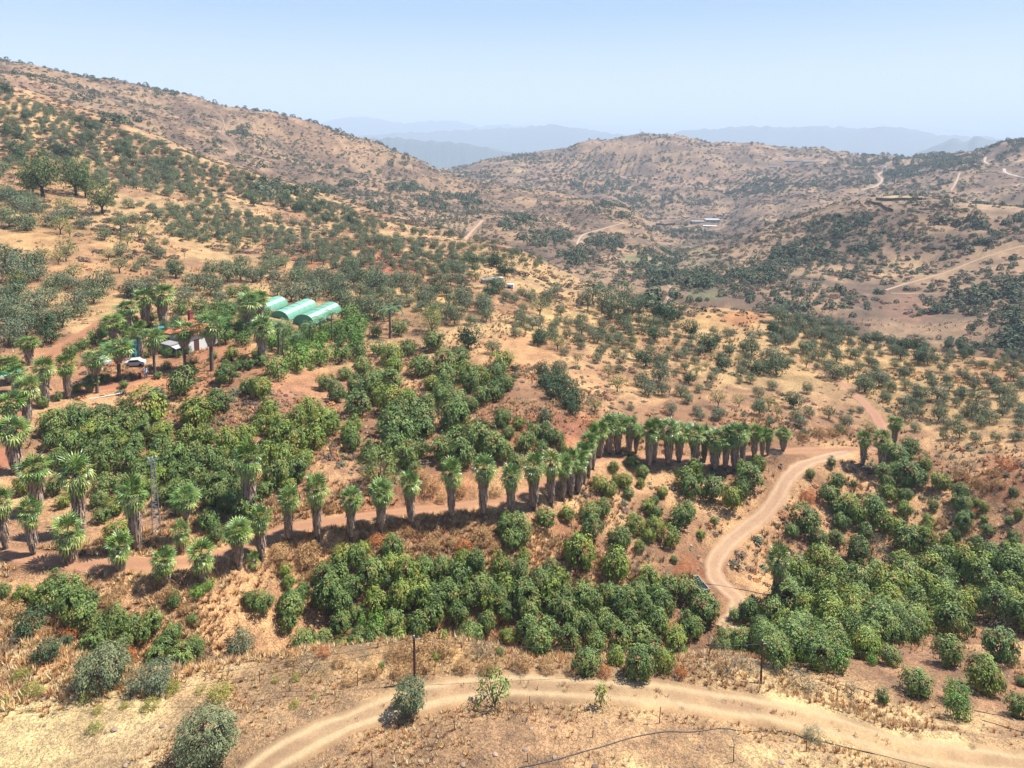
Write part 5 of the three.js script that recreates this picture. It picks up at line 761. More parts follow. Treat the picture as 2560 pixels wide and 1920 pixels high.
// somebody out with two dogs
{
  const P = hit(365, 947), h = 1.72;
  const field = (x, y, z, bones) => { let d = 9; for (const [a, b, r0, r1] of bones) { const ab = b.clone().sub(a), p = v3(x, y, z), t = clamp(p.clone().sub(a).dot(ab) / ab.lengthSq()), q = p.distanceTo(a.clone().addScaledVector(ab, t)) - mix(r0, r1, t), k = .05, m = Math.max(k - Math.abs(d - q), 0) / k; d = Math.min(d, q) - m * m * k * .25; } return d; };
  const skin = (bones) => {                                          // one closed skin over the bones: rings of points pushed onto the field along each bone, joined by the smooth minimum
    const parts = []; for (const [a, b, r0, r1] of bones) { const g = new THREE.CapsuleGeometry(1, 1, 4, 10); const len = a.distanceTo(b), p = g.attributes.position; for (let i = 0; i < p.count; i++) { const y = p.getY(i), t = clamp(y + .5), r = mix(r0, r1, t), cap = y > .5 ? y - .5 : y < -.5 ? y + .5 : 0; p.setXYZ(i, p.getX(i) * r, t * len + cap * r, p.getZ(i) * r); } g.applyQuaternion(new THREE.Quaternion().setFromUnitVectors(UPV, b.clone().sub(a).normalize())); g.translate(a.x, a.y, a.z); const q = g.attributes.position; for (let i = 0; i < q.count; i++) { const d = field(q.getX(i), q.getY(i), q.getZ(i), bones); if (d < -.002) { const e = .01, gx = field(q.getX(i) + e, q.getY(i), q.getZ(i), bones) - d, gy = field(q.getX(i), q.getY(i) + e, q.getZ(i), bones) - d, gz = field(q.getX(i), q.getY(i), q.getZ(i) + e, bones) - d, l = Math.hypot(gx, gy, gz) || 1, s = Math.min(.03, -d); q.setXYZ(i, q.getX(i) + gx / l * s, q.getY(i) + gy / l * s, q.getZ(i) + gz / l * s); } } parts.push(g); }
    const g = mergeGeometries(parts); g.computeVertexNormals(); return g;
  };
  const t = thing('person', 'person in a pale shirt standing on the red earth near two dogs', 'person', P.toArray(), facing(P) + .5);
  mesh('body', skin([[v3(0, .86, 0), v3(0, 1.36, 0), .13, .15], [v3(0, 1.36, 0), v3(0, 1.5, .01), .08, .055], [v3(0, 1.58, .02), v3(0, 1.64, .02), .092, .098], [v3(-.09, .86, 0), v3(-.11, .46, .02), .085, .06], [v3(-.11, .46, .02), v3(-.12, .07, -.01), .058, .04], [v3(-.12, .05, -.02), v3(-.12, .04, .14), .042, .034], [v3(.09, .86, 0), v3(.12, .46, .04), .085, .06], [v3(.12, .46, .04), v3(.13, .07, .02), .058, .04], [v3(.13, .05, 0), v3(.13, .04, .16), .042, .034], [v3(-.17, 1.36, 0), v3(-.25, 1.08, .02), .05, .04], [v3(-.25, 1.08, .02), v3(-.24, .84, .1), .038, .028], [v3(-.24, .82, .11), v3(-.235, .74, .13), .032, .024], [v3(.17, 1.36, 0), v3(.26, 1.1, .02), .05, .04], [v3(.26, 1.1, .02), v3(.22, .92, .18), .038, .028], [v3(.22, .92, .18), v3(.21, .89, .26), .032, .024]]), std(alb(196, 150, 124, .6), .7), t);
  mesh('shirt', skin([[v3(0, .92, 0), v3(0, 1.36, 0), .15, .168], [v3(-.16, 1.36, 0), v3(-.22, 1.18, .01), .066, .06], [v3(.16, 1.36, 0), v3(.225, 1.2, .01), .066, .06]]), std(alb(216, 220, 226, .65), .8), t);
  mesh('trousers', skin([[v3(-.09, .88, 0), v3(-.112, .46, .02), .104, .078], [v3(-.112, .46, .02), v3(-.12, .12, 0), .074, .06], [v3(.09, .88, 0), v3(.122, .46, .04), .104, .078], [v3(.122, .46, .04), v3(.13, .12, .02), .074, .06]]), std(alb(110, 118, 130, .5), .85), t);
  mesh('hair', skin([[v3(0, 1.65, -.005), v3(0, 1.675, .0), .1, .097]]), std([.03, .022, .018], .7), t);
  const dogBones = [[v3(-.3, .5, 0), v3(.26, .52, 0), .12, .15], [v3(.26, .55, 0), v3(.44, .74, 0), .09, .07], [v3(.44, .77, 0), v3(.52, .77, 0), .08, .07], [v3(.52, .75, 0), v3(.64, .72, 0), .05, .035], [v3(.44, .85, .05), v3(.42, .9, .06), .03, .012], [v3(.44, .85, -.05), v3(.42, .9, -.06), .03, .012], [v3(-.34, .56, 0), v3(-.55, .66, 0), .03, .016], ...[-.08, .08].flatMap((z) => [[v3(.24, .48, z), v3(.22, .26, z), .06, .035], [v3(.22, .26, z), v3(.24, .04, z), .032, .025], [v3(.24, .03, z), v3(.29, .025, z), .028, .024], [v3(-.28, .48, z), v3(-.22, .3, z), .075, .042], [v3(-.22, .3, z), v3(-.34, .2, z), .04, .028], [v3(-.34, .2, z), v3(-.31, .03, z), .026, .024], [v3(-.31, .03, z), v3(-.26, .025, z), .028, .024]])];
  const coat = std(alb(128, 84, 60, .5), .9), g = skin(dogBones);
  for (const [u, v, turn, label] of [[334, 950, 2.9, 'dark brown dog, the farther of two from the person'], [350, 946, -1.2, 'dark brown dog right beside the person']]) { const p = hit(u, v), d = thing('dog', label, 'dog', p.toArray(), turn); mesh('body', g, coat, d); d.scale.setScalar(1.0); }
}
// lattice pylon
{
  const P = hit(392, 1338), p0 = project(P.x, P.y, P.z), y0 = (VC - p0.v) * p0.d / FOCAL, tg = (VC - 1150) / FOCAL, H = (tg * p0.d - y0) / (CP + tg * SP), t = thing('lattice_pylon', 'slender grey lattice pylon rising from the bare patch in the left orchard', 'pylon', P.toArray(), .5);
  const w = (y) => mix(.34, .12, y / H), c = (i, y) => v3((i & 1 ? 1 : -1) * w(y), y, (i & 2 ? 1 : -1) * w(y)), legs = [], brace = [], order = [0, 1, 3, 2];
  for (let i = 0; i < 4; i++) mesh('leg', rod(c(i, -.2), c(i, H), .035), steel, t);
  const n = Math.round(H / .42); for (let k = 0; k < n; k++) { const a = (k / n) * H, b = ((k + 1) / n) * H; for (let i = 0; i < 4; i++) { const p = order[i], q = order[(i + 1) % 4]; brace.push(rod(c(p, a), c(q, b), .016, 4), rod(c(q, b), c(p, b), .014, 4)); } }
  mesh('bracing', mergeGeometries(brace), steel, t).userData.kind = 'stuff';
  mesh('cross_arm', mergeGeometries([rod(v3(-.34, H, 0), v3(.34, H, 0), .035), rod(v3(-.34, H, 0), v3(0, H - .4, 0), .02)]), steel, t);
  for (const x of [-.3, 0, .3]) mesh('insulator', cyl(.05, .07, .22, x, H + .04, 0), tin, t);
}
// wooden line poles and their wires
function heightFor(P, vt) { const p0 = project(P.x, P.y, P.z), y0 = (VC - p0.v) * p0.d / FOCAL, tg = (VC - vt) / FOCAL; return (tg * p0.d - y0) / (CP + tg * SP); }
const tops = [[1037, 1704, 1592, 'dark brown wooden line pole standing behind the young olive tree', .075], [1902, 1709, 1603, 'weathered wooden line pole by the track at right', .06]].map(([u, vf, vt, label, r]) => {
  const P = hit(u, vf), H = heightFor(P, vt), t = thing('line_pole', label, 'pole', P.toArray());
  mesh('pole', cyl(r * 1.1, r * .8, H + .3, 0, -.3, 0, 9), woodPole, t); mesh('insulator', cyl(.03, .04, .1, 0, H - .02, .0), tin, t); mesh('bracket', box(.3, .04, .04, .1, H - .18, 0), steel, t);
  return P.clone().add(v3(.2, H - .16, 0));
});
function wire(a, b, sag, label, r = .011) { const pts = []; for (let i = 0; i <= 24; i++) { const t = i / 24, p = a.clone().lerp(b, t); p.y -= sag * 4 * t * (1 - t); pts.push(p); } tag(mesh('wire', new THREE.TubeGeometry(new THREE.CatmullRomCurve3(pts), 60, r, 4), blackPipe, scene), label, 'wire'); }
const off = (u, v, d) => { const q = ray(u, v); return v3(Math.sin(q.th) * d, CAM_Y + d * q.slope, -Math.cos(q.th) * d); };
wire(tops[0], off(-160, 1762, 44), .35, 'thin black wire running from the dark pole down to the left edge'); wire(tops[0].clone().add(v3(0, -.35, .02)), off(-160, 1800, 42), .3, 'lower thin black wire from the dark pole toward the left edge');
wire(tops[0], tops[1], .45, 'thin wire spanning between the two line poles', .012); wire(tops[1], off(2700, 1640, 62), .4, 'thin wire from the right line pole to the right edge');
// stakes by the track
{
  const list = [[1137, 1826, 1793, 'beside the sparse leafy bush'], [932, 1921, 1877, 'at the bottom edge below the young olive'], [894, 1713, 1678, 'left of the young olive in tawny grass'], [649, 1706, 1677, 'left of the track among tawny tufts'], [1326, 1780, 1740, 'just below the track between two saplings'], [1648, 1808, 1767, 'below the track at centre right'], [1482, 1843, 1816, 'close above the black pipe'], [1320, 1903, 1883, 'near the bottom edge above the end of the pipe'], [2016, 1878, 1850, 'by the low bush on the pipe at right'], [1834, 1905, 1866, 'at the bottom edge under the pipe']];
  const proto = cyl(.03, .022, 1, 0, 0, 0, 6), m = std(alb(150, 112, 84, .5), .95);
  for (const [u, vf, vt, where] of list) { const P = hit(u, vf), H = Math.max(.4, heightFor(P, vt)), o = mesh('stake', proto, m, scene); o.position.set(P.x, P.y - .12, P.z); o.scale.set(1, H + .12, 1); o.rotation.z = (hash(u, 1, 1) - .5) * .12; tag(o, 'thin wooden stake ' + where, 'stake'); }
}
// black hoses on the ground
function hose(pts, r, label) { const q = pathOver(pts, .3).map((p) => { const c = p.clone(); c.y = heightAt(p.x, p.z) + r * .9; return c; }); tag(mesh('hose', new THREE.TubeGeometry(new THREE.CatmullRomCurve3(q), q.length * 2, r, 6), blackPipe, scene), label, 'hose'); }
hose([[1296, 1921], [1367, 1906], [1482, 1874], [1569, 1848], [1656, 1831], [1714, 1831], [1757, 1828], [1806, 1822], [1858, 1829], [1920, 1828], [1978, 1833], [2007, 1845], [2065, 1857], [2122, 1871], [2209, 1891], [2252, 1903], [2325, 1921], [2380, 1938]], .024, 'black irrigation hose snaking across the foreground below the track');
hose([[2435, 1777], [2480, 1786], [2515, 1791], [2560, 1800], [2600, 1808]], .022, 'short black hose across the dirt at the right edge'); hose([[2455, 1801], [2490, 1811], [2560, 1832], [2600, 1842]], .02, 'lower black hose slanting to the right edge'); hose([[2050, 1703], [2100, 1712], [2150, 1723], [2180, 1733]], .018, 'thin dark hose behind the grey shrubs right of the pole');
hose([[1758, 1458], [1800, 1465], [1850, 1474], [1900, 1484], [1935, 1490]], .035, 'dark pipe crossing the winding road at the bottom of its curve');
// water basin at the roadside
{
  const P = hit(1748, 1466), t = thing('water_basin', 'small open concrete water basin with dark water beside the winding road', 'basin', [P.x, P.y - .1, P.z], .25);
  for (const [w, d, x, z] of [[1.5, .12, 0, -1.4], [1.5, .12, 0, 1.4], [.12, 2.68, -.69, 0], [.12, 2.68, .69, 0]]) mesh('wall', rbox(w, .75, d, x, -.1, z, .02), concrete, t);
  mesh('water', box(1.26, .03, 2.66, 0, .5, 0), std([.012, .016, .018], .25), t); t.scale.set(.7, .8, .8);
}
// white pipe and the dead branch by the yard
{
  const q = pathOver([[218, 996], [250, 994], [285, 990], [305, 988]], .4).map((p) => p.clone().add(v3(0, .1, 0))); tag(mesh('pipe', new THREE.TubeGeometry(new THREE.CatmullRomCurve3(q), 24, .07, 7), white, scene), 'white pipe lying along the terrace edge under the tall palms', 'pipe');
  const a = hit(238, 960), L = leafCloud(); L.tube(v3(0, 0, 0), v3(-.8, 1.9, 0), .08, .06, [1, 1, 1], 6); L.tube(v3(-.8, 1.9, 0), v3(-.7, 2.6, .2), .06, .02, [1, 1, 1], 5); L.tube(v3(-.8, 1.9, 0), v3(-1.2, 2.4, .1), .05, .015, [1, 1, 1], 5);
  const o = mesh('dead_trunk', L.geometry(), std(alb(220, 206, 188, .6), .9), scene); o.position.copy(a); tag(o, 'pale bare dead trunk leaning beside a yard palm', 'dead trunk');
}
const CLEAR = [];
// neighbours' buildings: [u, v of the foot, width in pixels, height in pixels, depth share, label, roof]
function cottage(u, v, wpx, hpx, dep, label, roofMat, wallMat = white, turn = 0, flat = true, mast = 0) {
  let P = null; const want = v > 640 ? 100 : v > 480 && u > 1850 ? 380 : 560; for (let k = 0; k < 12 && !P; k++) P = hit(u, v + k * 2, want); if (!P) return null; const d = project(P.x, P.y, P.z).d, W = (wpx * d) / FOCAL, H = (hpx * d) / FOCAL, D = W * dep, t = thing(mast ? 'hilltop_station' : 'white_house', label, mast ? 'station' : 'house', [P.x, level(P, W * .5) - .2, P.z], facing(P) + turn);
  mesh('wall', box(W, H, D), wallMat, t);
  if (flat) mesh('roof', box(W * 1.06, H * .1, D * 1.06, 0, H, 0), roofMat, t);
  else { const s = new THREE.Shape([[-D * .55, 0], [0, H * .5], [D * .55, 0]].map((p) => new THREE.Vector2(...p))), g = new THREE.ExtrudeGeometry(s, { depth: W * 1.06, bevelEnabled: false }); g.translate(0, H, -W * .53); g.rotateY(Math.PI / 2); mesh('roof', g, roofMat, t); }
  const n = Math.max(1, Math.round(W / 4)); for (let i = 0; i < n; i++) mesh('window', box(W / n * .3, H * .3, .06, -W / 2 + (i + .5) * W / n, H * .38, D / 2), glassDark, t);
  mesh('door', box(Math.min(1, W * .2), Math.min(2, H * .7), .05, W * .08 - W / n * .3, .02, D / 2 + .03), woodPole, t);
  if (mast) { const g = []; for (let i = 0; i < 3; i++) { const a = i * 2.09; g.push(rod(v3(Math.cos(a) * .5 - W * .5, 0, Math.sin(a) * .5), v3(-W * .5 + Math.cos(a) * .15, mast, Math.sin(a) * .15), .12, 4)); } for (let k = 1; k < 9; k++) g.push(box(.8, .12, .8, -W * .5, mast * k / 9, 0)); mesh('mast', mergeGeometries(g), steel, t); }
  CLEAR.push([P.x, P.z, W * .9]); return t;
}
cottage(1222, 706, 34, 11, .7, 'grey roofed low house half hidden by a bush beyond the almond trees', greyRoof, offWhite, .3); cottage(1244, 700, 26, 9, .6, 'long cream walled house just behind the grey roofed one', std(alb(226, 216, 196, .6)), offWhite, .2); cottage(1276, 720, 17, 13, .7, 'small white flat roofed house at the right of that farm', white, white, -.2);
cottage(2325, 878, 30, 6, .9, 'low white flat roofed shed alone below the dry right hillside', white, white, .5);
cottage(605, 416, 16, 7, .6, 'tiny white house on the grey upper left hillside', white); cottage(1039, 520, 10, 7, .7, 'small white house in trees at the valley fork', white); cottage(1236, 440, 7, 4, .7, 'tiny white house at the foot of the far hill', white); cottage(1730, 432, 6, 11, .8, 'narrow white tower like house on the far hill', white); cottage(1509, 391, 5, 6, .8, 'tiny white house high on the hill under the mast', white);
cottage(1809, 540, 6, 9, .8, 'small white house above the valley farm sheds', white); cottage(1561, 449, 7, 4, .8, 'tiny white house mid slope on the far hill', white); cottage(2211, 428, 7, 10, .7, 'white gabled house at the top of the winding white road', white, white, .3, false); cottage(1968, 388, 12, 5, .6, 'small white house near the far hill crest', white); cottage(1934, 418, 20, 4, .5, 'long low white shed on the far right shoulder', white); cottage(2056, 371, 8, 6, .7, 'pale house on the crest right of the mast hill', offWhite); cottage(2248, 428, 16, 4, .5, 'grey low house in the wooded far hollow', greyRoof, offWhite); cottage(2445, 504, 34, 6, .4, 'long grey roofed shed on the right ridge', greyRoof, offWhite); cottage(2312, 427, 18, 4, .5, 'pale house among trees in the far hollow at right', offWhite);
cottage(1745, 555, 30, 6, .8, 'grey roofed farm shed, left of the valley farm sheds', greyRoof, offWhite, .2); cottage(1780, 552, 34, 7, .8, 'pale farm shed in the middle of the valley farm', tin, offWhite, .2); cottage(1775, 568, 32, 4, .4, 'long white wall like shed at the front of the valley farm', white); cottage(2032, 404, 46, 7, .5, 'large pale greenhouse block below the far right crest', tin, offWhite, -.15); cottage(1985, 402, 40, 5, .5, 'long pale greenhouse block left of the larger one', tin, offWhite, -.1);
cottage(1612, 336, 22, 5, .7, 'low hilltop station with a tall thin mast on the far hill', concrete, offWhite, 0, true, 15);
// dark walled reservoir pools and the ploughed field's wall
{
  const line = (pts, h, label) => { const q = pathOver(pts, 2, 200), pos = [], idx = []; q.forEach((p, i) => { const y = heightAt(p.x, p.z); for (const [dy, dz] of [[-.5, .4], [h, .4], [h, -.4], [-.5, -.4]]) pos.push(p.x, y + dy, p.z + dz); if (i) for (let k = 0; k < 3; k++) { const a = (i - 1) * 4 + k, b = i * 4 + k; idx.push(a, a + 1, b + 1, a, b + 1, b); } }); const g = new THREE.BufferGeometry(); g.setAttribute('position', new THREE.Float32BufferAttribute(pos, 3)); g.setIndex(idx); g.computeVertexNormals(); tag(mesh('stone_wall', g, std(alb(128, 100, 84, .45), .95), scene), label, 'wall'); };
  line([[2168, 507], [2190, 512], [2212, 522], [2232, 529]], 1.6, 'dark stone wall slanting below the ploughed field on the right ridge'); line([[2190, 499], [2240, 501], [2305, 500]], 1.6, 'dark stone wall along the top of the ploughed field on the right ridge'); line([[1640, 562], [1688, 562]], 2.2, 'dark retaining wall left of the valley farm sheds');
}
// ---------- the plants that stand close, in finer leaf ----------
function closeUp(k, u, v, wpx, label, seed, more, tint = 0, sy = 1, rmin = 8, name, cat) {
  const spec = { ...SPEC[k], ...more }, s = stand(u, v, wpx, spec.cy, rmin, sy), g = closeTree(k, seed, more), o = thing(name || NAMES[k][0], label, cat || NAMES[k][1].split(' ').pop(), s.P.toArray(), seed);
  mesh(cat === 'shrub' ? 'stems' : 'trunk', g.wood, more.wood3 || KIND[k].wood, o); mesh(cat === 'shrub' ? 'foliage' : 'crown', g.crown, KIND[k].mats[tint], o); o.scale.set(s.W, s.W * sy, s.W); return o;
}
closeUp('olive', 1028, 1742, 84, 'young round olive tree with a thin trunk beside the foreground track', 12, { clumps: 110, leaves: 36, leaf: .07, cr: .11, rx: .44, ry: .46, cy: .60, under: .9, gap: 0, fork: .3, trunk: .022 }, 2, 1);
closeUp('olive', 525, 1848, 142, 'big grey green olive tree at the bottom left of the foreground', 9, { clumps: 170, leaves: 52, leaf: .05, cr: .10, rx: .46, ry: .40, cy: .44, under: .88, gap: .06, trunk: .04 }, 2, .95);
closeUp('olive', 250, 1668, 128, 'pale grey green olive bush on the edge of the knoll at left', 15, { clumps: 120, leaves: 44, leaf: .055, cr: .11, rx: .46, ry: .38, cy: .40, under: .9, gap: .05 }, 2, .95);
closeUp('olive', 382, 1696, 98, 'squat olive bush with straw on it right of the pale one', 19, { clumps: 110, leaves: 40, leaf: .055, cr: .11, rx: .46, ry: .34, cy: .36, under: .9, gap: .05 }, 0, .9);
closeUp('lemon', 1238, 1717, 96, 'sparse leafy fig like bush right of the young olive beside the track', 23, { clumps: 46, leaves: 15, leaf: .075, cr: .12, rx: .46, ry: .36, cy: .56, under: .55, gap: .22, fork: .06, limbs: 7, trunk: .022, twigs: .9 }, 0, 1);
closeUp('avocado', 1503, 1733, 44, 'slim young avocado sapling standing alone on the near side of the track', 29, { clumps: 24, leaves: 9, leaf: .15, cr: .14, rx: .36, ry: .58, cy: .74, under: .9, gap: .1, fork: .2, trunk: .03, twigs: .9 }, 2, 1.1);
closeUp('greyshrub', 2034, 1838, 56, 'low green grey bush growing over the black hose', 31, { clumps: 60, leaves: 26, leaf: .05, cr: .12, rx: .46, ry: .32, cy: .32, under: .8 }, 2, .9, 8, 'shrub', 'shrub');
// bare little trees
{
  const bare = (seed, n) => { const R = rng(seed), L = leafCloud(); const grow = (a, dir, len, r, k) => { const b = a.clone().addScaledVector(dir, len); L.tube(a, b, r, r * .62, [1, 1, 1], 5); if (k) for (let i = 0; i < (k > 2 ? 3 : 2); i++) grow(b, dir.clone().add(v3(R() - .5, (R() - .25) * .6, R() - .5).multiplyScalar(1.5)).normalize(), len * (.6 + R() * .25), r * .6, k - 1); }; grow(v3(0, -.1, 0), v3(.1, 1, 0).normalize(), .4, .045, n); return L.geometry(); };
  const gs = [bare(3, 4), bare(5, 4), bare(8, 3)], m = std(alb(128, 108, 96, .5), .95);
  [[1772, 1640, 62, 0, 'leafless grey tree with a leaning trunk in front of the dense orchard', 40], [232, 640, 26, 1, 'bare grey tree on the straw slope above the olives at left', 60], [375, 660, 22, 2, 'bare leaning snag beside a round olive on the left slope', 60], [462, 642, 26, 1, 'bare brown tree on the left straw slope near the top', 60], [1440, 905, 22, 2, 'bare twisted snag above the dark tree clump', 60], [1672, 992, 34, 1, 'bare leaning tree among the olives above the palm row', 60], [1835, 1868, 26, 2, 'dead sapling standing at the bottom edge of the foreground', 8], [1260, 765, 18, 0, 'bare small tree on the straw slope right of the olives', 60], [2075, 1048, 40, 1, 'bare branching tree by the faint track above the bend', 60], [310, 578, 32, 0, 'large bare tree standing on the upper left slope', 60]].forEach(([u, v, h, k, label, rm]) => { const P = hit(u, v, rm); if (!P) return; const d = project(P.x, P.y, P.z).d, o = mesh('bare_tree', gs[k], m, scene); o.position.copy(P); o.rotation.y = u; o.scale.setScalar((h * d) / FOCAL / 1.2); tag(o, label, 'bare tree'); });
}
let onRoad;
// ---------- grass, tufts, stones: what nobody could count ----------
{
  const R = rng(5150), cells = new Map();
  for (const q of ROADS) for (const p of q.line) { const c = Math.floor(p.x / 8) + ',' + Math.floor(p.z / 8); if (!cells.has(c)) cells.set(c, []); cells.get(c).push([p.x, p.z, q.w * .5]); }
  onRoad = (x, z, m) => { const a = Math.floor(x / 8), b = Math.floor(z / 8); for (let i = -1; i <= 1; i++) for (let j = -1; j <= 1; j++) for (const [px, pz, w] of cells.get(a + i + ',' + (b + j)) || []) if (Math.hypot(px - x, pz - z) < w + m) return true; return false; };
  const tuftGeo = (n, seed) => { const r = rng(seed), L = leafCloud(); for (let i = 0; i < n; i++) { const a = r() * 6.28, l = .5 + r() * .6, b = .2 + r() * .5, x = Math.cos(a), z = Math.sin(a), w = .05, k = .7 + r() * .5, c = [k, k, k]; L.tri([x * .05 - z * w, 0, z * .05 + x * w], [x * .05 + z * w, 0, z * .05 - x * w], [x * b, l, z * b], c); } return L.geometry(); };
  const mat = std(null, 1, { vertexColors: true }); const tufts = [tuftGeo(16, 1), tuftGeo(22, 2), tuftGeo(12, 3)], lists = [[], [], []];
  const grass = [alb(236, 200, 140, .62), alb(228, 178, 112, .62), alb(214, 156, 104, .6), alb(232, 206, 158, .62), alb(190, 140, 96, .55)], brown = [alb(176, 132, 100, .52), alb(150, 116, 92, .5), alb(196, 148, 112, .55)];
  for (let i = 0; i < 60000; i++) {
    const th = mix(-.75, .75, R()), r = mix(24, 66, Math.pow(R(), .8)), x = Math.sin(th) * r, z = -Math.cos(th) * r, dens = fbm(x / 5, z / 5, 91, 3) + .12 + .35 * smooth(34, 42, r) * (1 - smooth(.1, .3, th)); if (dens < R() * .55) continue;
    if (onRoad(x, z, .1) && !(r < 50 && !onRoad(x, z, -.82) === false && R() < .35)) continue;
    const s = .1 + R() * .2 + .34 * smooth(36, 42, r) * R() * (1 - .8 * smooth(.1, .3, th)); lists[i % 3].push({ P: v3(x, heightAt(x, z) - .02, z), s: [s * 1.3, s, s * 1.3], turn: R() * 6.28, c: grass[Math.floor(R() * 5)] });
  }
  for (let i = 0; i < 70000; i++) {                                   // straw and low dry growth on the farther slopes
    const th = mix(-.8, .8, R()), r = 64 * Math.pow(4.6, R()), x = Math.sin(th) * r, z = -Math.cos(th) * r, dens = fbm(x / 9, z / 9, 93, 3) + .05; if (dens < R() * .5) continue;
    if (onRoad(x, z, .3)) continue;
    const s = .25 + R() * .45 + r * .0012; lists[i % 3].push({ P: v3(x, heightAt(x, z) - .04, z), s: [s * 1.2, s * .8, s * 1.2], turn: R() * 6.28, c: R() < .12 ? alb(150, 150, 96, .55) : R() < .45 ? brown[Math.floor(R() * 3)] : grass[Math.floor(R() * 5)] });
  }
  const root = thing('dry_grass', 'tufts of straw coloured dry grass all over the slopes', 'grass'); root.userData.kind = 'stuff';
  lists.forEach((l, k) => scatter('tufts', root, tufts[k], mat, l));
  const rock = [1, 2, 3].map((s) => { const g = new THREE.IcosahedronGeometry(1, 1), p = g.attributes.position; for (let i = 0; i < p.count; i++) { const v = v3(p.getX(i), p.getY(i), p.getZ(i)), k = 1 + noise(v.x * 1.5 + s * 9, v.y * 1.5 + v.z, s) * .35; p.setXYZ(i, v.x * k, v.y * k * .65, v.z * k); } g.computeVertexNormals(); return g; }), stones = [[], [], []];
  for (let i = 0; i < 5200; i++) { const th = mix(-.75, .75, R()), r = mix(24, 95, Math.pow(R(), .7)), x = Math.sin(th) * r, z = -Math.cos(th) * r, s = .015 + Math.pow(R(), 7) * .12 + r * .0004; if (onRoad(x, z, 0)) continue; const k = .6 + R() * .5, c = alb(176 * k + 20, 150 * k + 14, 128 * k + 10, .5); stones[i % 3].push({ P: v3(x, heightAt(x, z) + s * .2, z), s: [s, s, s * 1.2], turn: R() * 6, c }); }
  const sr = thing('stones', 'loose stones and clods on the bare earth', 'stones'); sr.userData.kind = 'stuff'; stones.forEach((l, k) => scatter('stones', sr, rock[k], std(null, .95), l));
}
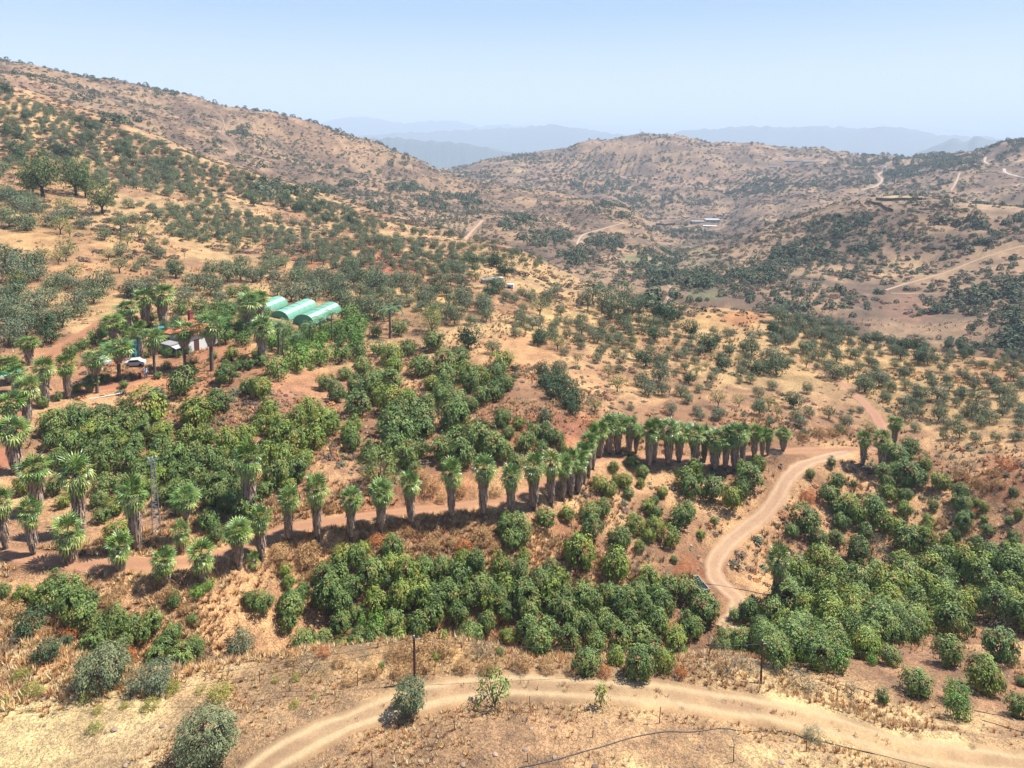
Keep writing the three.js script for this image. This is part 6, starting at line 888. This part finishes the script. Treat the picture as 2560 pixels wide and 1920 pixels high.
// ---------- scrub and trees too many to count on the farther hills ----------
{
  const R = rng(808), blob = (seed, n, leaf, flat) => { const r = rng(seed), L = leafCloud(); for (let i = 0; i < n; i++) { const y = r(), a = r() * 6.28, q = Math.sqrt(1 - y * y) * .5 * (.75 + r() * .4), p = v3(Math.cos(a) * q, y * .5 * flat + .12, Math.sin(a) * q), k = .7 + r() * .55; L.leaf(p, p.clone().add(v3(r() - .5, r() - .2, r() - .5)), v3(r() - .5, -r(), r() - .5), leaf, leaf * .7, [k, k, k]); } return L.geometry(); };
  const trees = [blob(1, 70, .26, 1.5), blob(2, 60, .28, 1.2)], bushes = [blob(3, 34, .34, .9), blob(4, 30, .36, .8)], T = [[], []], B = [[], []];
  const green = [alb(112, 124, 90, .62), alb(98, 112, 80, .6), alb(132, 138, 102, .62), alb(88, 104, 74, .58)], oliveTone = [alb(128, 138, 102, .6), alb(142, 150, 112, .62), alb(112, 126, 88, .6)], dull = [alb(150, 120, 96, .5), alb(132, 108, 86, .48), alb(164, 130, 102, .52), alb(120, 108, 80, .48), alb(140, 104, 88, .48)];
  const dark = [[1650, 735, 40, 60], [1700, 575, 90, 20], [1600, 520, 120, 26], [1840, 555, 40, 14], [1870, 470, 120, 22], [1700, 505, 90, 34], [1640, 650, 60, 30], [1740, 700, 60, 24], [2300, 410, 220, 26], [2280, 460, 160, 30], [2520, 395, 60, 30], [2480, 360, 90, 26], [2450, 745, 60, 22], [2540, 730, 40, 22], [2420, 615, 60, 16], [2060, 600, 60, 40], [1980, 640, 60, 30], [2120, 560, 80, 20], [1080, 505, 60, 22], [1150, 500, 60, 26], [1020, 470, 50, 14], [1000, 405, 34, 16], [1090, 390, 30, 10], [960, 520, 40, 12], [760, 480, 90, 14], [680, 475, 60, 18], [1290, 560, 40, 20], [1360, 600, 60, 20], [1510, 610, 40, 16], [1440, 640, 50, 20], [1730, 590, 70, 12], [2350, 770, 40, 14], [2540, 850, 40, 40], [1900, 690, 60, 20], [2160, 620, 60, 14], [300, 300, 60, 16], [420, 230, 40, 12], [620, 330, 50, 12], [860, 460, 30, 10], [200, 250, 30, 10], [1430, 395, 60, 10], [1330, 400, 60, 14], [1640, 395, 100, 14], [1500, 470, 80, 16], [2420, 560, 60, 16]];
  const leftBelt = [[-50, 330], [0, 240], [60, 245], [160, 280], [300, 330], [430, 380], [560, 430], [760, 500], [940, 545], [1120, 600], [1180, 650], [900, 620], [640, 560], [420, 470], [240, 420], [90, 370], [0, 380]];
  const inside = (u, v, poly) => { let y = false; for (let i = 0, j = poly.length - 1; i < poly.length; j = i++) if ((poly[i][1] > v) !== (poly[j][1] > v) && u < ((poly[j][0] - poly[i][0]) * (v - poly[i][1])) / (poly[j][1] - poly[i][1]) + poly[i][0]) y = !y; return y; };
  for (let i = 0; i < 150000; i++) {
    const th = mix(-.72, .72, R()), r = 165 * Math.pow(9.6, Math.pow(R(), .85)), x = Math.sin(th) * r, z = -Math.cos(th) * r, y = heightAt(x, z), p = project(x, y, z); if (p.u < -80 || p.u > 2640) continue;
    const n = fbm(x / 60, z / 60, 61, 3), m = fbm(x / 18, z / 18, 62, 3), ridge = r > 480 && r < 1000 && th < .1, belt = r < 480 && inside(p.u, p.v, leftBelt);
    let wood = 0; for (const [u, v, a, b] of dark) { const q = ((p.u - u) / a) ** 2 + ((p.v - v) / b) ** 2; if (q < 1.6) wood = Math.max(wood, 1 - smooth(.5, 1.6, q)); }
    const row = r > 300 && r < 620 && th > .1 && Math.abs(((x * .8 + z * .6) / 9) % 1) < .35;                    // planted in rows on the right hillside
    let tree = wood * wood * .2 + (belt ? 0 : 0) + (r > 1000 ? .13 + (n + m) * .3 : ridge ? .035 + Math.max(0, n - .1) * .3 : r > 190 && th > .2 ? .055 + (n + m) * .15 + (row ? .12 : 0) : r > 300 && th > .08 ? .06 + (n + m) * .16 : 0);
    const terr = r > 420 && th > .06 && ((((y + n * 3) / 6.5) % 1 + 1) % 1) < .4 ? 1.9 : 1; const bush = terr * (r < 300 ? .06 + m * .2 : .24 + m * .6 + (ridge ? .2 : 0));
    const t = R(), k = Math.floor(R() * 2); if (onRoad(x, z, r > 300 ? 3 : 1) || CLEAR.some(([a, b, c]) => Math.hypot(a - x, b - z) < c)) continue;
    if (t < tree) { if (r < 320 && crowded(x, z, 3, .5)) continue; const s = (r > 1000 ? 3.6 : ridge ? 2.6 : belt ? 2.6 : 1.7) + R() * R() * (wood > .4 ? 4.6 : 2.4); T[k].push({ P: v3(x, y - .2, z), s: [s, s * (.8 + R() * .4), s], turn: R() * 6, c: belt && R() < .7 ? oliveTone[Math.floor(R() * 3)] : green[Math.floor(R() * 4)] }); }
    else if (t < tree + bush) { const s = .8 + R() * 1.3 + (r > 900 ? 1 : 0); B[k].push({ P: v3(x, y - .15, z), s: [s * 1.2, s * .8, s * 1.2], turn: R() * 6, c: R() < .16 ? green[Math.floor(R() * 4)] : dull[Math.floor(R() * 5)] }); }
  }
  for (let i = 0; i < 14000; i++) {                                   // low brown and grey growth between the orchard trees and olives
    const th = mix(-.72, .72, R()), r = 72 * Math.pow(2.5, R()), x = Math.sin(th) * r, z = -Math.cos(th) * r; if (fbm(x / 12, z / 12, 95, 3) < R() * .8 - .12 || onRoad(x, z, .5) || crowded(x, z, .4, .5)) continue;
    const s = .3 + R() * R() * .9; B[i % 2].push({ P: v3(x, heightAt(x, z) - .05, z), s: [s * 1.3, s * .8, s * 1.3], turn: R() * 6, c: R() < .2 ? green[Math.floor(R() * 4)] : R() < .4 ? alb(206, 140, 92, .55) : dull[Math.floor(R() * 5)] });
  }
  // planted rows on the far slopes
  for (const [poly, step, across, size, turn] of [[[[1060, 525], [1200, 515], [1215, 590], [1150, 600], [1075, 580]], 7, 5, 2.0, .9], [[[840, 480], [900, 470], [1010, 495], [1080, 515], [960, 520], [850, 505]], 8, 6, 2.6, .7], [[[770, 270], [860, 300], [990, 370], [960, 385], [840, 340], [770, 300]], 9, 7, 2.6, 1.2], [[[1920, 600], [2150, 560], [2300, 590], [2250, 680], [2050, 740], [1880, 720], [1750, 690]], 8, 5.5, 2.0, .5], [[[2150, 600], [2540, 540], [2540, 600], [2250, 690]], 9, 7, 2.3, .2], [[[1380, 395], [1560, 380], [1620, 430], [1500, 450], [1390, 430]], 12, 8, 3.2, .3], [[[1760, 440], [2000, 430], [2060, 470], [1850, 500]], 11, 8, 3, .6], [[[640, 330], [760, 350], [860, 400], [760, 420], [640, 370]], 10, 8, 2.6, 1.0]]) {
    const P = poly.map(([u, v]) => { for (let k = 0; k < 8; k++) { const q = hit(u, v + k * 3, 190); if (q) return q; } return null; }).filter(Boolean), xs = P.map((p) => p.x), zs = P.map((p) => p.z), cs = Math.cos(turn), sn = Math.sin(turn), rad = Math.max(Math.max(...xs) - Math.min(...xs), Math.max(...zs) - Math.min(...zs)), cx = (Math.max(...xs) + Math.min(...xs)) / 2, cz = (Math.max(...zs) + Math.min(...zs)) / 2, n = Math.min(90, Math.ceil(rad / step));
    for (let a = -n; a <= n; a++) for (let b = -n; b <= n; b++) {
      const x = cx + a * step * cs - b * across * sn + (R() - .5) * 1.6, z = cz + a * step * sn + b * across * cs + (R() - .5) * 1.6, y = heightAt(x, z), p = project(x, y, z); if (p.d < 150 || !inside(p.u, p.v, poly) || R() < .12 || onRoad(x, z, 2)) continue;
      const s = size * (.7 + R() * .5); T[(a + b) & 1].push({ P: v3(x, y - .15, z), s: [s, s * (.8 + R() * .3), s], turn: R() * 6, c: R() < .5 ? oliveTone[Math.floor(R() * 3)] : green[Math.floor(R() * 4)] });
    }
  }
  // lone trees breaking the skyline of the left hill
  for (let i = 0; i < 260; i++) { const u = R() * 1150, q = ray(u, 200), r = 880 + (R() - .6) * 26, x = Math.sin(q.th) * r, z = -Math.cos(q.th) * r, s = 2.2 + R() * R() * 5; T[i % 2].push({ P: v3(x, heightAt(x, z) - .2, z), s: [s, s * (.8 + R() * .6), s], turn: R() * 6, c: green[i % 4] }); }
  const mt = std(null, .95, { vertexColors: true }), a = thing('hillside_trees', 'dark green trees and olives scattered over the farther hills', 'trees'), b = thing('hillside_scrub', 'low grey brown scrub covering the farther hills', 'scrub'); a.userData.kind = b.userData.kind = 'stuff';
  T.forEach((l, k) => scatter('trees', a, trees[k], mt, l)); B.forEach((l, k) => scatter('bushes', b, bushes[k], mt, l));
  console.log('hill trees', T.map((l) => l.length), 'bushes', B.map((l) => l.length));
}
renderer.render(scene, camera);
